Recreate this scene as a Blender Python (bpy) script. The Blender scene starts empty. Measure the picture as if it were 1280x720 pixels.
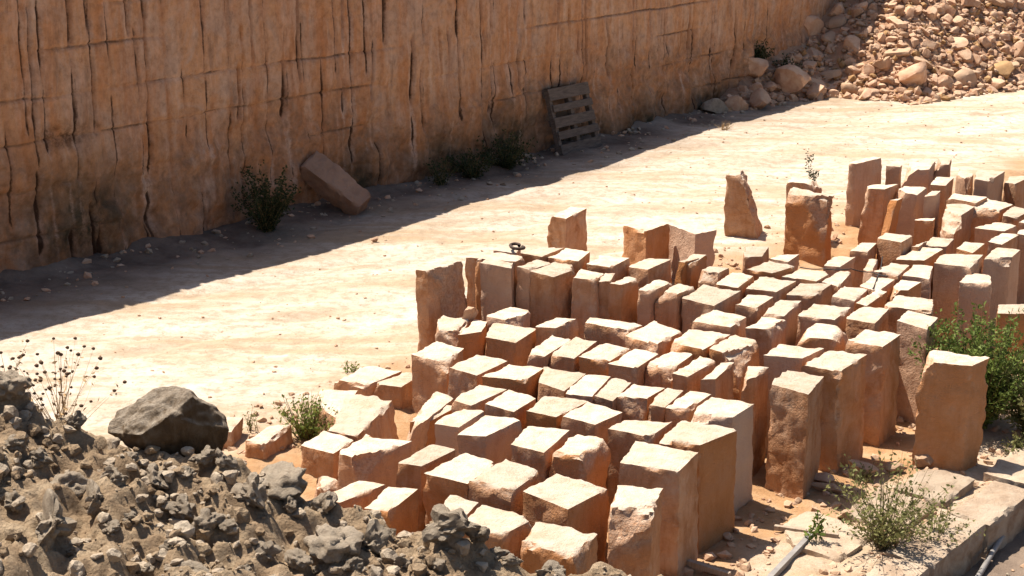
# quarry yard with sawn limestone blocks; all tables are world metres
BLOCKS = [
    ('A1', 'A', -0.664, 14.463, 0.52, -0.071, [(-0.254, -0.071), (-0.041, 0.295), (0.219, 0.091), (0.076, -0.315)]),
    ('A2', 'A', -0.31, 14.08, 0.52, -0.151, [(-0.245, -0.091), (-0.02, 0.287), (0.265, 0.087), (0.001, -0.282)]),
    ('A3', 'A', 0.023, 13.844, 0.52, -0.219, [(-0.286, -0.142), (-0.05, 0.263), (0.245, 0.116), (0.091, -0.237)]),
    ('A4', 'A', 0.404, 13.674, 0.52, -0.282, [(-0.174, -0.085), (-0.117, 0.314), (0.25, 0.112), (0.041, -0.342)]),
    ('A5', 'A', 0.662, 13.479, 0.52, -0.323, [(-0.193, -0.2), (-0.019, 0.279), (0.197, 0.205), (0.016, -0.284)]),
    ('A6', 'A', 0.866, 13.378, 0.52, -0.343, [(-0.17, -0.168), (0.017, 0.267), (0.168, 0.173), (-0.015, -0.272)]),
    ('A7', 'A', 1.088, 13.295, 0.52, -0.356, [(-0.202, -0.111), (-0.031, 0.212), (0.228, 0.114), (0.005, -0.215)]),
    ('A8', 'A', 1.304, 13.164, 0.52, -0.36, [(-0.171, -0.177), (0.03, 0.245), (0.173, 0.18), (-0.032, -0.248)]),
    ('A9', 'A', 1.49, 13.083, 0.52, -0.36, [(-0.209, -0.197), (0.025, 0.25), (0.219, 0.18), (-0.034, -0.233)]),
    ('A10', 'A', 1.739, 12.879, 0.52, -0.36, [(-0.285, -0.177), (-0.048, 0.279), (0.277, 0.124), (0.056, -0.226)]),
    ('B1', 'B', -0.296, 13.224, 0.52, -0.241, [(-0.21, -0.103), (0.011, 0.266), (0.245, 0.109), (-0.046, -0.272)]),
    ('B2', 'B', -0.008, 13.064, 0.52, -0.29, [(-0.217, -0.112), (-0.018, 0.28), (0.211, 0.12), (0.024, -0.288)]),
    ('B3', 'B', 0.348, 12.936, 0.52, -0.332, [(-0.225, -0.135), (-0.068, 0.275), (0.281, 0.118), (0.011, -0.258)]),
    ('B4', 'B', 0.657, 12.742, 0.52, -0.356, [(-0.241, -0.089), (-0.02, 0.287), (0.25, 0.059), (0.012, -0.257)]),
    ('B5', 'B', 1.018, 12.44, 0.52, -0.36, [(-0.25, -0.05), (-0.104, 0.213), (0.286, 0.117), (0.068, -0.28)]),
    ('B6', 'B', 1.449, 12.278, 0.52, -0.36, [(-0.294, -0.141), (-0.065, 0.351), (0.349, 0.088), (0.01, -0.298)]),
    ('C1', 'C', -0.419, 12.655, 0.52, -0.28, [(-0.195, -0.147), (0.005, 0.22), (0.196, 0.145), (-0.007, -0.218)]),
    ('C2', 'C', -0.198, 12.44, 0.52, -0.32, [(-0.24, -0.143), (-0.023, 0.262), (0.271, 0.116), (-0.008, -0.235)]),
    ('C3', 'C', 0.207, 12.163, 0.52, -0.357, [(-0.207, -0.138), (-0.071, 0.274), (0.239, 0.157), (0.039, -0.292)]),
    ('C4', 'C', 0.535, 11.989, 0.52, -0.36, [(-0.234, -0.118), (-0.011, 0.284), (0.225, 0.102), (0.021, -0.268)]),
    ('C5', 'C', 1.114, 11.756, 0.52, -0.36, [(-0.297, -0.12), (-0.146, 0.291), (0.316, 0.093), (0.127, -0.264)]),
    ('D1', 'D', -0.653, 11.791, 0.52, -0.325, [(-0.217, -0.155), (0.005, 0.256), (0.235, 0.145), (-0.023, -0.246)]),
    ('D2', 'D', -0.362, 11.531, 0.52, -0.355, [(-0.291, -0.121), (0.002, 0.275), (0.256, 0.126), (0.032, -0.28)]),
    ('D3', 'D', -0.04, 11.362, 0.52, -0.36, [(-0.275, -0.123), (-0.006, 0.317), (0.249, 0.13), (0.032, -0.324)]),
    ('D4', 'D', 0.372, 11.074, 0.52, -0.36, [(-0.3, -0.036), (-0.039, 0.316), (0.318, 0.06), (0.021, -0.34)]),
    ('D5', 'D', 0.879, 10.9, 0.52, -0.36, [(-0.194, -0.231), (-0.098, 0.285), (0.199, 0.177), (0.093, -0.231)]),
    ('E0', 'E', -1.196, 11.313, 0.42, -0.31, [(-0.227, -0.144), (0.035, 0.258), (0.241, 0.137), (-0.049, -0.25)]),
    ('E1', 'E', -0.88, 11.09, 0.45, -0.347, [(-0.165, -0.162), (-0.037, 0.246), (0.183, 0.152), (0.019, -0.236)]),
    ('E2', 'E', -0.405, 10.695, 0.52, -0.36, [(-0.154, -0.168), (-0.031, 0.248), (0.164, 0.174), (0.021, -0.254)]),
    ('E3', 'E', -0.122, 10.509, 0.52, -0.36, [(-0.253, -0.119), (-0.09, 0.287), (0.275, 0.054), (0.068, -0.221)]),
    ('E4', 'E', 0.308, 10.221, 0.52, -0.36, [(-0.255, -0.032), (-0.143, 0.272), (0.273, 0.051), (0.125, -0.29)]),
    ('F1', 'F', -1.388, 14.759, 0.2, -0.003, [(-0.27, -0.139), (-0.077, 0.323), (0.323, 0.104), (0.024, -0.288)]),
    ('F2', 'F', -1.044, 14.623, 0.2, -0.025, [(-0.237, -0.152), (0.033, 0.272), (0.183, 0.148), (0.021, -0.268)]),
    ('F3', 'F', -1.294, 13.386, 0.3, -0.097, [(-0.222, -0.264), (-0.11, 0.446), (0.294, 0.255), (0.039, -0.437)]),
    ('F4', 'F', -1.623, 13.852, 0.26, -0.028, [(-0.144, -0.122), (-0.139, 0.295), (0.191, 0.266), (0.092, -0.439)]),
    ('G1', 'G', -1.52, 12.778, 0.26, -0.129, [(-0.216, -0.079), (-0.066, 0.281), (0.215, 0.063), (0.067, -0.264)]),
    ('G2', 'G', -1.145, 12.394, 0.36, -0.217, [(-0.246, -0.144), (-0.051, 0.27), (0.326, 0.129), (-0.029, -0.255)]),
    ('G3', 'G', -2.087, 13.169, 0.19, -0.034, [(-0.171, -0.183), (-0.03, 0.194), (0.177, 0.254), (0.024, -0.265)]),
    ('G4', 'G', -2.459, 13.472, 0.17, -0.002, [(-0.108, -0.152), (-0.043, 0.181), (0.101, 0.181), (0.049, -0.21)]),
    ('G5', 'G', -1.496, 12.26, 0.12, -0.185, [(-0.077, -0.077), (-0.094, 0.213), (0.16, 0.017), (0.011, -0.153)]),
    ('H1', 'C', -0.796, 13.308, 0.4, -0.168, [(-0.164, -0.366), (0.017, 0.476), (0.186, 0.256), (-0.039, -0.366)]),
    ('H2', 'C', -0.652, 13.213, 0.36, -0.197, [(-0.196, -0.208), (0.03, 0.202), (0.187, 0.165), (-0.022, -0.158)]),
    ('Z1', 'Z', -0.597, 15.353, 0.52, -0.017, [(-0.146, -0.162), (-0.099, 0.33), (0.184, 0.151), (0.062, -0.318)]),
    ('Z2', 'Z', -0.349, 15.297, 0.52, -0.038, [(-0.167, -0.289), (-0.007, 0.277), (0.113, 0.206), (0.061, -0.195)]),
    ('Z3', 'Z', -0.036, 15.08, 0.52, -0.087, [(-0.211, -0.158), (-0.15, 0.283), (0.287, 0.145), (0.073, -0.269)]),
    ('Z4', 'Z', -0.01, 15.582, 0.57, -0.048, [(-0.236, -0.075), (-0.011, 0.291), (0.198, 0.106), (0.048, -0.322)]),
    ('Z5', 'Z', 0.434, 15.245, 0.57, -0.128, [(-0.204, -0.156), (-0.003, 0.191), (0.22, 0.156), (-0.013, -0.19)]),
    ('Z6', 'Z', 0.96, 15.219, 0.57, -0.199, [(-0.255, 0.007), (-0.197, 0.217), (0.325, 0.007), (0.126, -0.232)]),
    ('Y1', 'Y', 0.345, 14.652, 0.52, -0.177, [(-0.207, -0.241), (0.037, 0.37), (0.213, 0.205), (-0.043, -0.333)]),
    ('Y2', 'Y', 0.578, 14.582, 0.52, -0.215, [(-0.229, -0.215), (0.029, 0.32), (0.213, 0.208), (-0.013, -0.313)]),
    ('Y3', 'Y', 0.867, 14.433, 0.52, -0.266, [(-0.246, -0.146), (0.013, 0.261), (0.229, 0.133), (0.003, -0.249)]),
    ('Y4', 'Y', 1.123, 14.261, 0.52, -0.308, [(-0.249, -0.154), (0.019, 0.306), (0.237, 0.149), (-0.007, -0.301)]),
    ('Y5', 'Y', 1.446, 14.227, 0.52, -0.337, [(-0.238, -0.12), (0.031, 0.246), (0.224, 0.153), (-0.018, -0.279)]),
    ('Y6', 'Y', 1.632, 14.007, 0.52, -0.355, [(-0.217, -0.192), (0.083, 0.28), (0.218, 0.189), (-0.084, -0.278)]),
    ('Y7', 'Y', 1.832, 13.891, 0.52, -0.36, [(-0.177, -0.217), (0.047, 0.246), (0.178, 0.216), (-0.048, -0.245)]),
    ('X0', 'X', 1.35, 14.895, 0.57, -0.279, [(-0.275, -0.074), (0.027, 0.38), (0.275, 0.059), (-0.026, -0.365)]),
    ('X1', 'X', 1.746, 14.702, 0.57, -0.331, [(-0.271, -0.141), (-0.056, 0.318), (0.314, 0.151), (0.014, -0.329)]),
    ('X2', 'X', 2.068, 14.502, 0.57, -0.357, [(-0.25, -0.098), (0.016, 0.319), (0.237, 0.092), (-0.003, -0.313)]),
    ('P0', 'P', -0.662, 16.045, 0.94, -0.0, [(-0.293, -0.159), (0.163, 0.237), (0.304, 0.162), (-0.173, -0.24)]),
    ('P0b', 'P', -0.333, 16.315, 0.94, -0.0, [(-0.051, -0.04), (-0.013, 0.079), (0.049, 0.044), (0.015, -0.083)]),
    ('P1', 'P', -0.143, 16.178, 0.933, -0.007, [(-0.172, 0.005), (-0.124, 0.149), (0.163, 0.022), (0.133, -0.176)]),
    ('P1b', 'O', -0.106, 16.405, 0.938, -0.002, [(-0.368, 0.014), (-0.019, 0.205), (0.25, -0.012), (0.137, -0.207)]),
    ('P2', 'P', 0.23, 16.182, 0.912, -0.028, [(-0.179, -0.105), (0.027, 0.188), (0.2, 0.103), (-0.049, -0.186)]),
    ('P3', 'P', 0.433, 16.09, 0.888, -0.052, [(-0.242, -0.083), (0.009, 0.272), (0.247, 0.055), (-0.014, -0.244)]),
    ('P4', 'P', 0.775, 16.032, 0.847, -0.093, [(-0.174, -0.146), (-0.068, 0.259), (0.18, 0.111), (0.062, -0.225)]),
    ('P5', 'P', 0.96, 16.009, 0.822, -0.118, [(-0.098, -0.124), (-0.005, 0.18), (0.08, 0.115), (0.023, -0.171)]),
    ('P6', 'P', 1.14, 15.988, 0.797, -0.143, [(-0.161, -0.149), (0.047, 0.25), (0.157, 0.088), (-0.043, -0.188)]),
    ('P7', 'P', 1.441, 15.956, 0.755, -0.185, [(-0.183, -0.151), (0.048, 0.218), (0.193, 0.138), (-0.058, -0.205)]),
    ('P8', 'P', 1.657, 15.924, 0.723, -0.217, [(-0.221, -0.132), (0.032, 0.21), (0.204, 0.1), (-0.015, -0.178)]),
    ('P9', 'P', 1.984, 15.871, 0.677, -0.263, [(-0.291, -0.123), (-0.02, 0.34), (0.312, 0.144), (-0.001, -0.361)]),
    ('P10', 'P', 2.013, 15.217, 0.62, -0.32, [(-0.285, -0.095), (-0.028, 0.294), (0.257, 0.08), (0.056, -0.279)]),
    ('P11', 'P', 2.452, 15.154, 0.588, -0.352, [(-0.218, -0.127), (-0.009, 0.255), (0.213, 0.114), (0.013, -0.241)]),
    ('P12', 'P', 2.548, 14.262, 0.58, -0.36, [(-0.275, -0.136), (-0.072, 0.235), (0.293, 0.109), (0.055, -0.208)]),
    ('P13', 'P', 2.869, 14.01, 0.58, -0.36, [(-0.295, -0.117), (-0.037, 0.287), (0.328, 0.138), (0.004, -0.307)]),
    ('Q1', 'Q', 2.463, 13.449, 0.57, -0.36, [(-0.24, -0.11), (-0.036, 0.333), (0.255, 0.16), (0.022, -0.383)]),
    ('Q2', 'Q', 2.117, 13.685, 0.57, -0.36, [(-0.142, -0.213), (-0.022, 0.189), (0.159, 0.168), (0.005, -0.145)]),
    ('O1', 'O', -0.05, 16.851, 0.92, -0.0, [(-0.15, -0.079), (-0.078, 0.146), (0.135, 0.101), (0.092, -0.168)]),
    ('O2', 'O', 0.32, 16.695, 0.931, -0.009, [(-0.237, -0.101), (0.019, 0.21), (0.229, 0.165), (-0.011, -0.274)]),
    ('O3', 'O', 0.608, 16.618, 0.91, -0.03, [(-0.235, -0.111), (-0.035, 0.286), (0.2, 0.107), (0.07, -0.282)]),
    ('O4', 'O', 0.984, 16.524, 0.867, -0.073, [(-0.22, -0.104), (-0.058, 0.241), (0.238, 0.11), (0.04, -0.247)]),
    ('O5', 'O', 1.422, 16.597, 0.823, -0.117, [(-0.218, -0.085), (-0.006, 0.234), (0.249, 0.129), (-0.025, -0.278)]),
    ('O5b', 'O', 1.807, 16.904, 0.805, -0.135, [(-0.179, -0.195), (0.109, 0.247), (0.18, 0.202), (-0.111, -0.255)]),
    ('O6', 'O', 1.926, 16.91, 0.791, -0.149, [(-0.147, -0.159), (0.017, 0.193), (0.168, 0.193), (-0.038, -0.228)]),
    ('O7', 'O', 2.102, 16.633, 0.739, -0.201, [(-0.169, -0.127), (-0.026, 0.212), (0.186, 0.126), (0.008, -0.21)]),
    ('O8', 'O', 2.307, 16.424, 0.691, -0.249, [(-0.227, -0.185), (0.011, 0.308), (0.224, 0.182), (-0.008, -0.304)]),
    ('O9', 'O', 2.419, 15.832, 0.628, -0.312, [(-0.198, -0.165), (-0.019, 0.266), (0.221, 0.174), (-0.005, -0.275)]),
    ('O10', 'O', 2.684, 15.693, 0.598, -0.342, [(-0.227, -0.249), (0.023, 0.282), (0.233, 0.266), (-0.029, -0.299)]),
    ('O11', 'O', 3.088, 15.606, 0.58, -0.36, [(-0.291, -0.185), (-0.052, 0.282), (0.302, 0.193), (0.041, -0.291)]),
    ('O12', 'O', 2.962, 14.919, 0.58, -0.36, [(-0.29, -0.132), (-0.03, 0.272), (0.274, 0.102), (0.046, -0.242)]),
    ('O13', 'O', 3.383, 14.707, 0.58, -0.36, [(-0.27, -0.096), (-0.038, 0.284), (0.277, 0.106), (0.031, -0.294)]),
    ('N1', 'N', 2.671, 17.531, 0.72, -0.182, [(-0.167, -0.196), (-0.062, 0.251), (0.187, 0.203), (0.041, -0.259)]),
    ('N2', 'N', 2.969, 17.345, 0.7, -0.24, [(-0.153, -0.037), (-0.029, 0.127), (0.179, 0.127), (0.003, -0.216)]),
    ('N3', 'N', 2.764, 16.958, 0.687, -0.253, [(-0.268, -0.084), (0.029, 0.266), (0.263, 0.046), (-0.025, -0.228)]),
    ('N4', 'N', 2.664, 16.396, 0.648, -0.292, [(-0.264, -0.153), (-0.052, 0.319), (0.295, 0.129), (0.021, -0.295)]),
    ('N5', 'N', 3.062, 16.353, 0.608, -0.332, [(-0.245, -0.2), (-0.041, 0.28), (0.279, 0.198), (0.007, -0.278)]),
    ('N6', 'N', 3.14, 16.839, 0.635, -0.305, [(-0.282, -0.101), (-0.049, 0.214), (0.294, 0.153), (0.037, -0.267)]),
    ('N7', 'N', 3.462, 16.833, 0.607, -0.333, [(-0.206, -0.178), (0.065, 0.244), (0.19, 0.226), (-0.049, -0.292)]),
    ('N8', 'N', 3.565, 17.426, 0.639, -0.301, [(-0.183, -0.188), (-0.017, 0.292), (0.226, 0.172), (-0.026, -0.276)]),
    ('N9', 'N', 3.477, 16.291, 0.584, -0.356, [(-0.213, -0.159), (-0.001, 0.277), (0.223, 0.191), (-0.008, -0.309)]),
    ('N10', 'N', 3.675, 16.146, 0.58, -0.36, [(-0.207, -0.238), (0.131, 0.314), (0.19, 0.208), (-0.114, -0.284)]),
    ('N12', 'N', 3.502, 15.521, 0.58, -0.36, [(-0.239, -0.113), (0.003, 0.287), (0.241, 0.156), (-0.004, -0.33)]),
    ('N14', 'N', 3.826, 16.682, 0.583, -0.357, [(-0.191, -0.11), (0.012, 0.281), (0.216, 0.132), (-0.038, -0.303)]),
    ('N15', 'N', 4.125, 16.629, 0.58, -0.36, [(-0.19, -0.169), (0.003, 0.269), (0.204, 0.12), (-0.017, -0.219)]),
    ('N17', 'N', 4.032, 15.933, 0.58, -0.36, [(-0.322, -0.125), (-0.062, 0.316), (0.26, 0.143), (0.124, -0.334)]),
    ('N18', 'N', 3.94, 15.311, 0.58, -0.36, [(-0.202, -0.047), (-0.015, 0.314), (0.205, 0.065), (0.012, -0.333)]),
    ('M1', 'M', 4.148, 17.296, 0.588, -0.352, [(-0.246, -0.164), (0.033, 0.269), (0.22, 0.189), (-0.007, -0.294)]),
    ('M2', 'M', 4.412, 17.198, 0.58, -0.36, [(-0.222, -0.149), (-0.0, 0.263), (0.189, 0.2), (0.033, -0.315)]),
    ('M3', 'M', 4.596, 17.952, 0.592, -0.348, [(-0.313, -0.238), (0.005, 0.31), (0.329, 0.223), (-0.02, -0.295)]),
    ('M4', 'M', 4.965, 17.737, 0.58, -0.36, [(-0.295, -0.139), (-0.102, 0.273), (0.327, 0.189), (0.069, -0.323)]),
    ('M5', 'M', 5.549, 18.024, 0.58, -0.36, [(-0.283, -0.263), (0.003, 0.286), (0.263, 0.199), (0.017, -0.222)]),
    ('M6', 'M', 5.052, 17.211, 0.5, -0.36, [(-0.24, -0.18), (-0.031, 0.279), (0.197, 0.186), (0.074, -0.284)]),
    ('M7', 'M', 5.262, 18.332, 0.58, -0.36, [(-0.168, -0.093), (0.013, 0.24), (0.205, 0.151), (-0.05, -0.298)]),
    ('M8', 'M', 5.292, 16.694, 0.3, -0.36, [(-0.196, -0.127), (-0.098, 0.151), (0.206, 0.151), (0.088, -0.175)]),
    ('M9', 'M', 3.987, 18.052, 0.647, -0.293, [(-0.192, -0.19), (0.03, 0.258), (0.186, 0.223), (-0.024, -0.29)]),
    ('M10', 'M', 3.922, 17.39, 0.62, -0.334, [(-0.097, -0.071), (0.014, 0.185), (0.115, 0.153), (-0.032, -0.266)]),
    ('K1', 'K', 4.829, 22.146, 0.882, -0.018, [(-0.278, -0.228), (0.172, 0.296), (0.286, 0.233), (-0.18, -0.301)]),
    ('K2', 'K', 4.75, 20.798, 0.785, -0.115, [(-0.241, -0.098), (-0.036, 0.162), (0.263, 0.14), (0.014, -0.205)]),
    ('K3', 'K', 4.605, 19.999, 0.8, -0.179, [(-0.139, -0.198), (0.077, 0.226), (0.149, 0.267), (-0.088, -0.296)]),
    ('K4', 'K', 5.321, 22.464, 0.75, -0.036, [(-0.137, -0.069), (-0.017, 0.156), (0.129, 0.08), (0.026, -0.167)]),
    ('K5', 'K', 5.578, 22.128, 0.812, -0.088, [(-0.287, -0.3), (-0.07, 0.287), (0.294, 0.312), (0.063, -0.3)]),
    ('K6', 'K', 5.998, 22.507, 0.798, -0.102, [(-0.187, -0.18), (0.0, 0.198), (0.164, 0.198), (0.022, -0.217)]),
    ('K7', 'K', 5.172, 20.854, 0.736, -0.164, [(-0.238, -0.131), (-0.04, 0.215), (0.266, 0.215), (0.012, -0.299)]),
    ('K8', 'K', 5.716, 21.455, 0.727, -0.173, [(-0.202, -0.21), (-0.017, 0.221), (0.218, 0.221), (0.001, -0.232)]),
    ('K9', 'K', 5.334, 20.373, 0.78, -0.235, [(-0.168, -0.235), (0.033, 0.158), (0.142, 0.211), (-0.007, -0.133)]),
    ('K10', 'K', 6.198, 22.07, 0.7, -0.172, [(-0.137, -0.045), (0.05, 0.402), (0.125, 0.038), (-0.038, -0.395)]),
    ('K11', 'K', 6.347, 21.591, 0.78, -0.24, [(-0.234, -0.274), (-0.021, 0.343), (0.324, 0.283), (-0.069, -0.353)]),
    ('K12', 'K', 6.881, 22.028, 0.637, -0.263, [(-0.198, -0.15), (-0.02, 0.225), (0.302, 0.225), (-0.084, -0.3)]),
    ('K13', 'K', 5.868, 20.802, 0.641, -0.259, [(-0.248, -0.024), (-0.075, 0.349), (0.284, 0.029), (0.039, -0.354)]),
    ('K14', 'K', 5.495, 20.075, 0.62, -0.282, [(-0.221, -0.296), (-0.006, 0.392), (0.341, 0.341), (-0.114, -0.437)]),
    ('K15', 'K', 6.153, 20.569, 0.591, -0.309, [(-0.374, -0.217), (0.052, 0.398), (0.308, 0.086), (0.014, -0.267)]),
    ('K16', 'K', 6.382, 20.298, 0.556, -0.344, [(-0.235, -0.181), (0.069, 0.314), (0.258, 0.163), (-0.091, -0.297)]),
    ('K17', 'K', 5.937, 19.534, 0.548, -0.352, [(-0.313, -0.148), (0.032, 0.285), (0.289, 0.145), (-0.009, -0.282)]),
    ('K18', 'K', 5.811, 18.936, 0.54, -0.36, [(-0.219, -0.171), (0.035, 0.235), (0.251, 0.191), (-0.067, -0.255)]),
    ('K19', 'K', 4.361, 18.221, 0.72, -0.316, [(-0.193, -0.017), (-0.037, 0.261), (0.221, 0.05), (0.009, -0.295)]),
    ('K20', 'K', 4.577, 18.298, 0.62, -0.329, [(-0.131, -0.165), (0.062, 0.147), (0.14, 0.231), (-0.07, -0.213)]),
    ('K21', 'K', 4.984, 18.653, 0.562, -0.338, [(-0.24, -0.146), (-0.006, 0.251), (0.217, 0.123), (0.029, -0.228)]),
    ('K22', 'K', 5.121, 19.869, 0.56, -0.258, [(-0.138, -0.029), (-0.061, 0.104), (0.133, 0.047), (0.066, -0.123)]),
    ('K26', 'K', 6.212, 19.25, 0.54, -0.36, [(-0.17, -0.123), (-0.006, 0.189), (0.183, 0.144), (-0.007, -0.21)]),
    ('K27', 'K', 6.399, 19.831, 0.541, -0.359, [(-0.149, -0.076), (-0.035, 0.132), (0.167, 0.113), (0.018, -0.169)]),
    ('S1', 'S', 0.674, 19.422, 0.75, -0.0, [(-0.242, -0.174), (0.03, 0.293), (0.242, 0.188), (-0.03, -0.307)]),
    ('S2', 'S', 1.587, 18.985, 0.7, -0.0, [(-0.272, -0.027), (0.004, 0.321), (0.292, 0.048), (-0.024, -0.343)]),
    ('S3', 'S', 2.139, 19.013, 0.66, -0.008, [(-0.267, 0.143), (0.02, 0.417), (0.252, -0.176), (-0.006, -0.384)]),
    ('S4', 'S', 3.104, 21.457, 0.84, -0.0, [(-0.272, -0.102), (-0.135, 0.234), (0.28, 0.135), (0.128, -0.267)]),
    ('S5', 'S', 3.753, 20.267, 0.8, -0.051, [(-0.275, 0.079), (-0.151, 0.293), (0.276, -0.082), (0.15, -0.29)]),
    ('S6', 'S', 3.834, 21.2, 0.78, -0.006, [(-0.23, -0.085), (-0.109, 0.254), (0.24, 0.049), (0.1, -0.218)]),
    ('V1', 'V', 3.923, 13.943, 0.62, -0.36, [(-0.3, -0.055), (-0.104, 0.299), (0.302, -0.033), (0.102, -0.211)]),
]
WALL = [(-10.804, 11.914), (-10.413, 12.475), (-10.022, 13.037), (-9.631, 13.598), (-9.24, 14.159), (-8.849, 14.721), (-8.457, 15.282), (-8.066, 15.844), (-7.675, 16.405), (-7.284, 16.967), (-6.893, 17.528), (-6.503, 18.09), (-6.112, 18.652), (-5.687, 19.188), (-5.27, 19.73), (-4.863, 20.28), (-4.463, 20.835), (-4.065, 21.392), (-3.672, 21.952), (-3.288, 22.519), (-2.882, 23.069), (-2.442, 23.593), (-1.994, 24.11), (-1.546, 24.628), (-1.115, 25.158), (-0.715, 25.713), (-0.328, 26.278), (0.056, 26.844), (0.445, 27.407), (0.845, 27.962), (1.255, 28.51), (1.664, 29.059), (2.063, 29.614), (2.448, 30.18), (2.825, 30.751), (3.202, 31.322), (3.583, 31.89), (3.975, 32.452), (4.372, 33.008), (4.773, 33.563), (5.174, 34.117), (5.577, 34.671), (5.98, 35.223), (6.384, 35.776), (6.787, 36.329), (7.19, 36.882), (7.593, 37.435), (7.995, 37.988), (8.398, 38.541), (8.801, 39.094), (9.204, 39.647), (9.607, 40.2), (10.01, 40.754), (10.413, 41.307), (10.815, 41.86), (11.218, 42.413), (11.621, 42.966), (12.024, 43.519), (12.427, 44.072), (12.83, 44.625), (13.233, 45.178)]
WALL_LEN = 41.055
WALL_TOP = [(6.92, 4.015), (7.596, 3.894), (8.066, 3.826), (9.184, 3.869), (10.92, 3.767), (13.098, 4.068), (15.802, 3.397), (17.65, 3.102), (20.223, 2.931), (22.839, 2.451), (25.374, 2.618), (28.16, 2.711)]
GROOVES = [(8.98, 3.247, 8.98, 1.322), (8.96, 1.276, 8.92, 0.263), (9.58, 6.0, 9.56, 2.76), (9.88, 6.0, 9.86, 1.845), (9.84, 1.091, 9.78, -0.071), (10.48, 6.0, 10.46, 2.806), (10.8, 6.0, 10.7, 1.006), (10.66, 0.752, 10.66, 0.015), (11.68, 6.0, 11.72, 2.28), (11.4, 2.158, 11.44, 1.579), (12.62, 6.0, 12.62, 2.143), (12.34, 2.162, 12.32, 1.518), (13.56, 6.0, 13.52, 1.925), (13.22, 2.179, 13.22, 1.411), (14.4, 6.0, 14.38, 1.315), (15.0, 2.3, 14.94, 1.486), (15.24, 6.0, 15.24, 2.256), (15.82, 2.254, 15.8, 1.33), (16.04, 6.0, 16.06, 2.27), (16.04, 1.607, 16.04, 0.872), (16.9, 6.0, 16.9, 2.233), (16.68, 2.277, 16.68, 1.538), (16.9, 1.389, 16.9, 0.885), (17.78, 6.0, 17.8, 2.266), (17.6, 2.196, 17.62, 1.878), (17.8, 1.733, 17.84, 0.89), (18.74, 6.0, 18.74, 2.303), (18.56, 2.305, 18.56, 1.261), (18.78, 1.368, 18.78, 0.635), (19.66, 6.0, 19.7, 1.903), (20.52, 6.0, 20.58, 1.033), (20.32, 1.957, 20.32, 1.615), (21.22, 2.159, 21.36, 1.018), (22.08, 6.0, 22.18, 0.487), (23.28, 2.214, 23.32, 0.343), (24.28, 6.0, 24.34, 0.526), (25.12, 6.0, 25.26, 0.419), (26.04, 6.0, 26.22, 0.714), (26.58, 6.0, 26.66, 1.075), (26.96, 6.0, 27.08, 0.706), (27.92, 6.0, 28.02, 0.946), (15.04, 0.758, 15.04, 0.153), (9.6, 2.353, 9.6, 1.819), (9.42, 0.458, 9.42, -0.048), (8.74, 2.953, 8.72, 2.586), (11.56, 0.602, 11.56, 0.058), (9.72, 0.707, 9.74, -0.011), (8.7, 6.0, 8.7, 3.048)]
SCREE_FOOT = [(4.191, 32.226, 0), (4.723, 32.641, 0), (5.646, 33.393, 0), (6.694, 34.179, 0), (7.576, 33.614, 0), (8.32, 33.284, 0), (9.372, 34.179, 0), (11.143, 35.613, 0), (14.353, 37.715, 0)]
CREST = [(-4.175, 9.7, 1.835), (-3.586, 9.7, 1.756), (-3.194, 9.7, 1.678), (-2.898, 9.66, 1.481), (-2.544, 9.613, 1.36), (-2.172, 9.565, 1.326), (-1.808, 9.517, 1.291), (-1.534, 9.48, 1.179), (-1.187, 9.433, 1.039), (-0.789, 9.38, 0.966), (-0.393, 9.327, 0.894), (-0.098, 9.3, 0.757), (0.296, 9.3, 0.639), (0.692, 9.3, 0.537), (1.296, 9.3, 0.238)]
PIPE = [(4.884, 14.212, -0.57), (3.683, 11.937, -0.57)]
STICK = [(2.126, 12.328, -0.33), (2.611, 12.153, -0.33)]
BAR = [(2.399, 12.185, -0.33), (1.925, 11.339, -0.33)]
STAKE = [(1.356, 11.652, -0.33), (1.647, 11.423, -0.33)]
WHITE_STONE = [(3.689, 13.86, -0.34)]
FLAT_PIECE = [(2.735, 13.272, -0.32)]
BUSH = [(4.477, 14.891, -0.36)]
BUSH2 = [(4.912, 14.602, -0.36)]
WEED = [(2.936, 12.049, -0.36)]
WEED2 = [(3.386, 12.255, -0.34)]
SPRIG = [(2.439, 12.08, -0.36)]
GRASS_R = [(4.626, 14.103, -0.34)]
GRASS_R2 = [(3.093, 13.485, -0.36)]
WEED_L = [(-1.781, 13.48, 0.0)]
WEED_L2 = [(-2.322, 13.683, 0.0)]
WEED_L3 = [(-1.59, 15.528, 0.0)]
SEEDLING = [(4.395, 23.668, 0.0)]
TUFT = [(3.83, 20.387, -0.25)]
SHRUB1 = [(-3.323, 21.629, 0.0)]
SHRUB2 = [(-1.074, 24.552, 0.0)]
SHRUB3 = [(-0.103, 25.968, 0.0)]
SHRUB4 = [(-0.626, 25.241, 0.0)]
SHRUB5 = [(0.264, 26.664, 0.0)]
DRYGRASS = [(3.905, 29.933, 0.0)]
PALLET = [(0.712, 27.701, 0.0), (1.616, 28.489, 0.0)]
LEAN = [(-2.095, 22.725, 0.13)]
BASE_ROCKS = [(4.001, 31.988, 0.1), (4.44, 32.211, 0.05), (4.943, 33.712, 0.3), (5.719, 33.378, 0.15), (6.327, 33.837, 0.1), (4.349, 32.618, 0.1)]
RED_STONE = [(-1.806, 21.074, 0.02)]
RUB_WEED = [(5.075, 34.07, 0.35), (5.714, 33.986, 0.66)]
LOOP = [(0.008, 16.758, 0.945)]
SHARD = [(-0.45, 15.554, 0.53)]
CABLE_A = [(3.134, 17.295, 0.6), (3.359, 17.108, 0.63), (3.652, 17.108, 0.63), (3.873, 17.086, 0.6), (4.007, 16.915, 0.6)]
CABLE_B = [(4.133, 17.766, 0.6), (4.005, 17.26, 0.6), (3.866, 16.814, 0.6), (3.733, 16.389, 0.6)]
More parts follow.
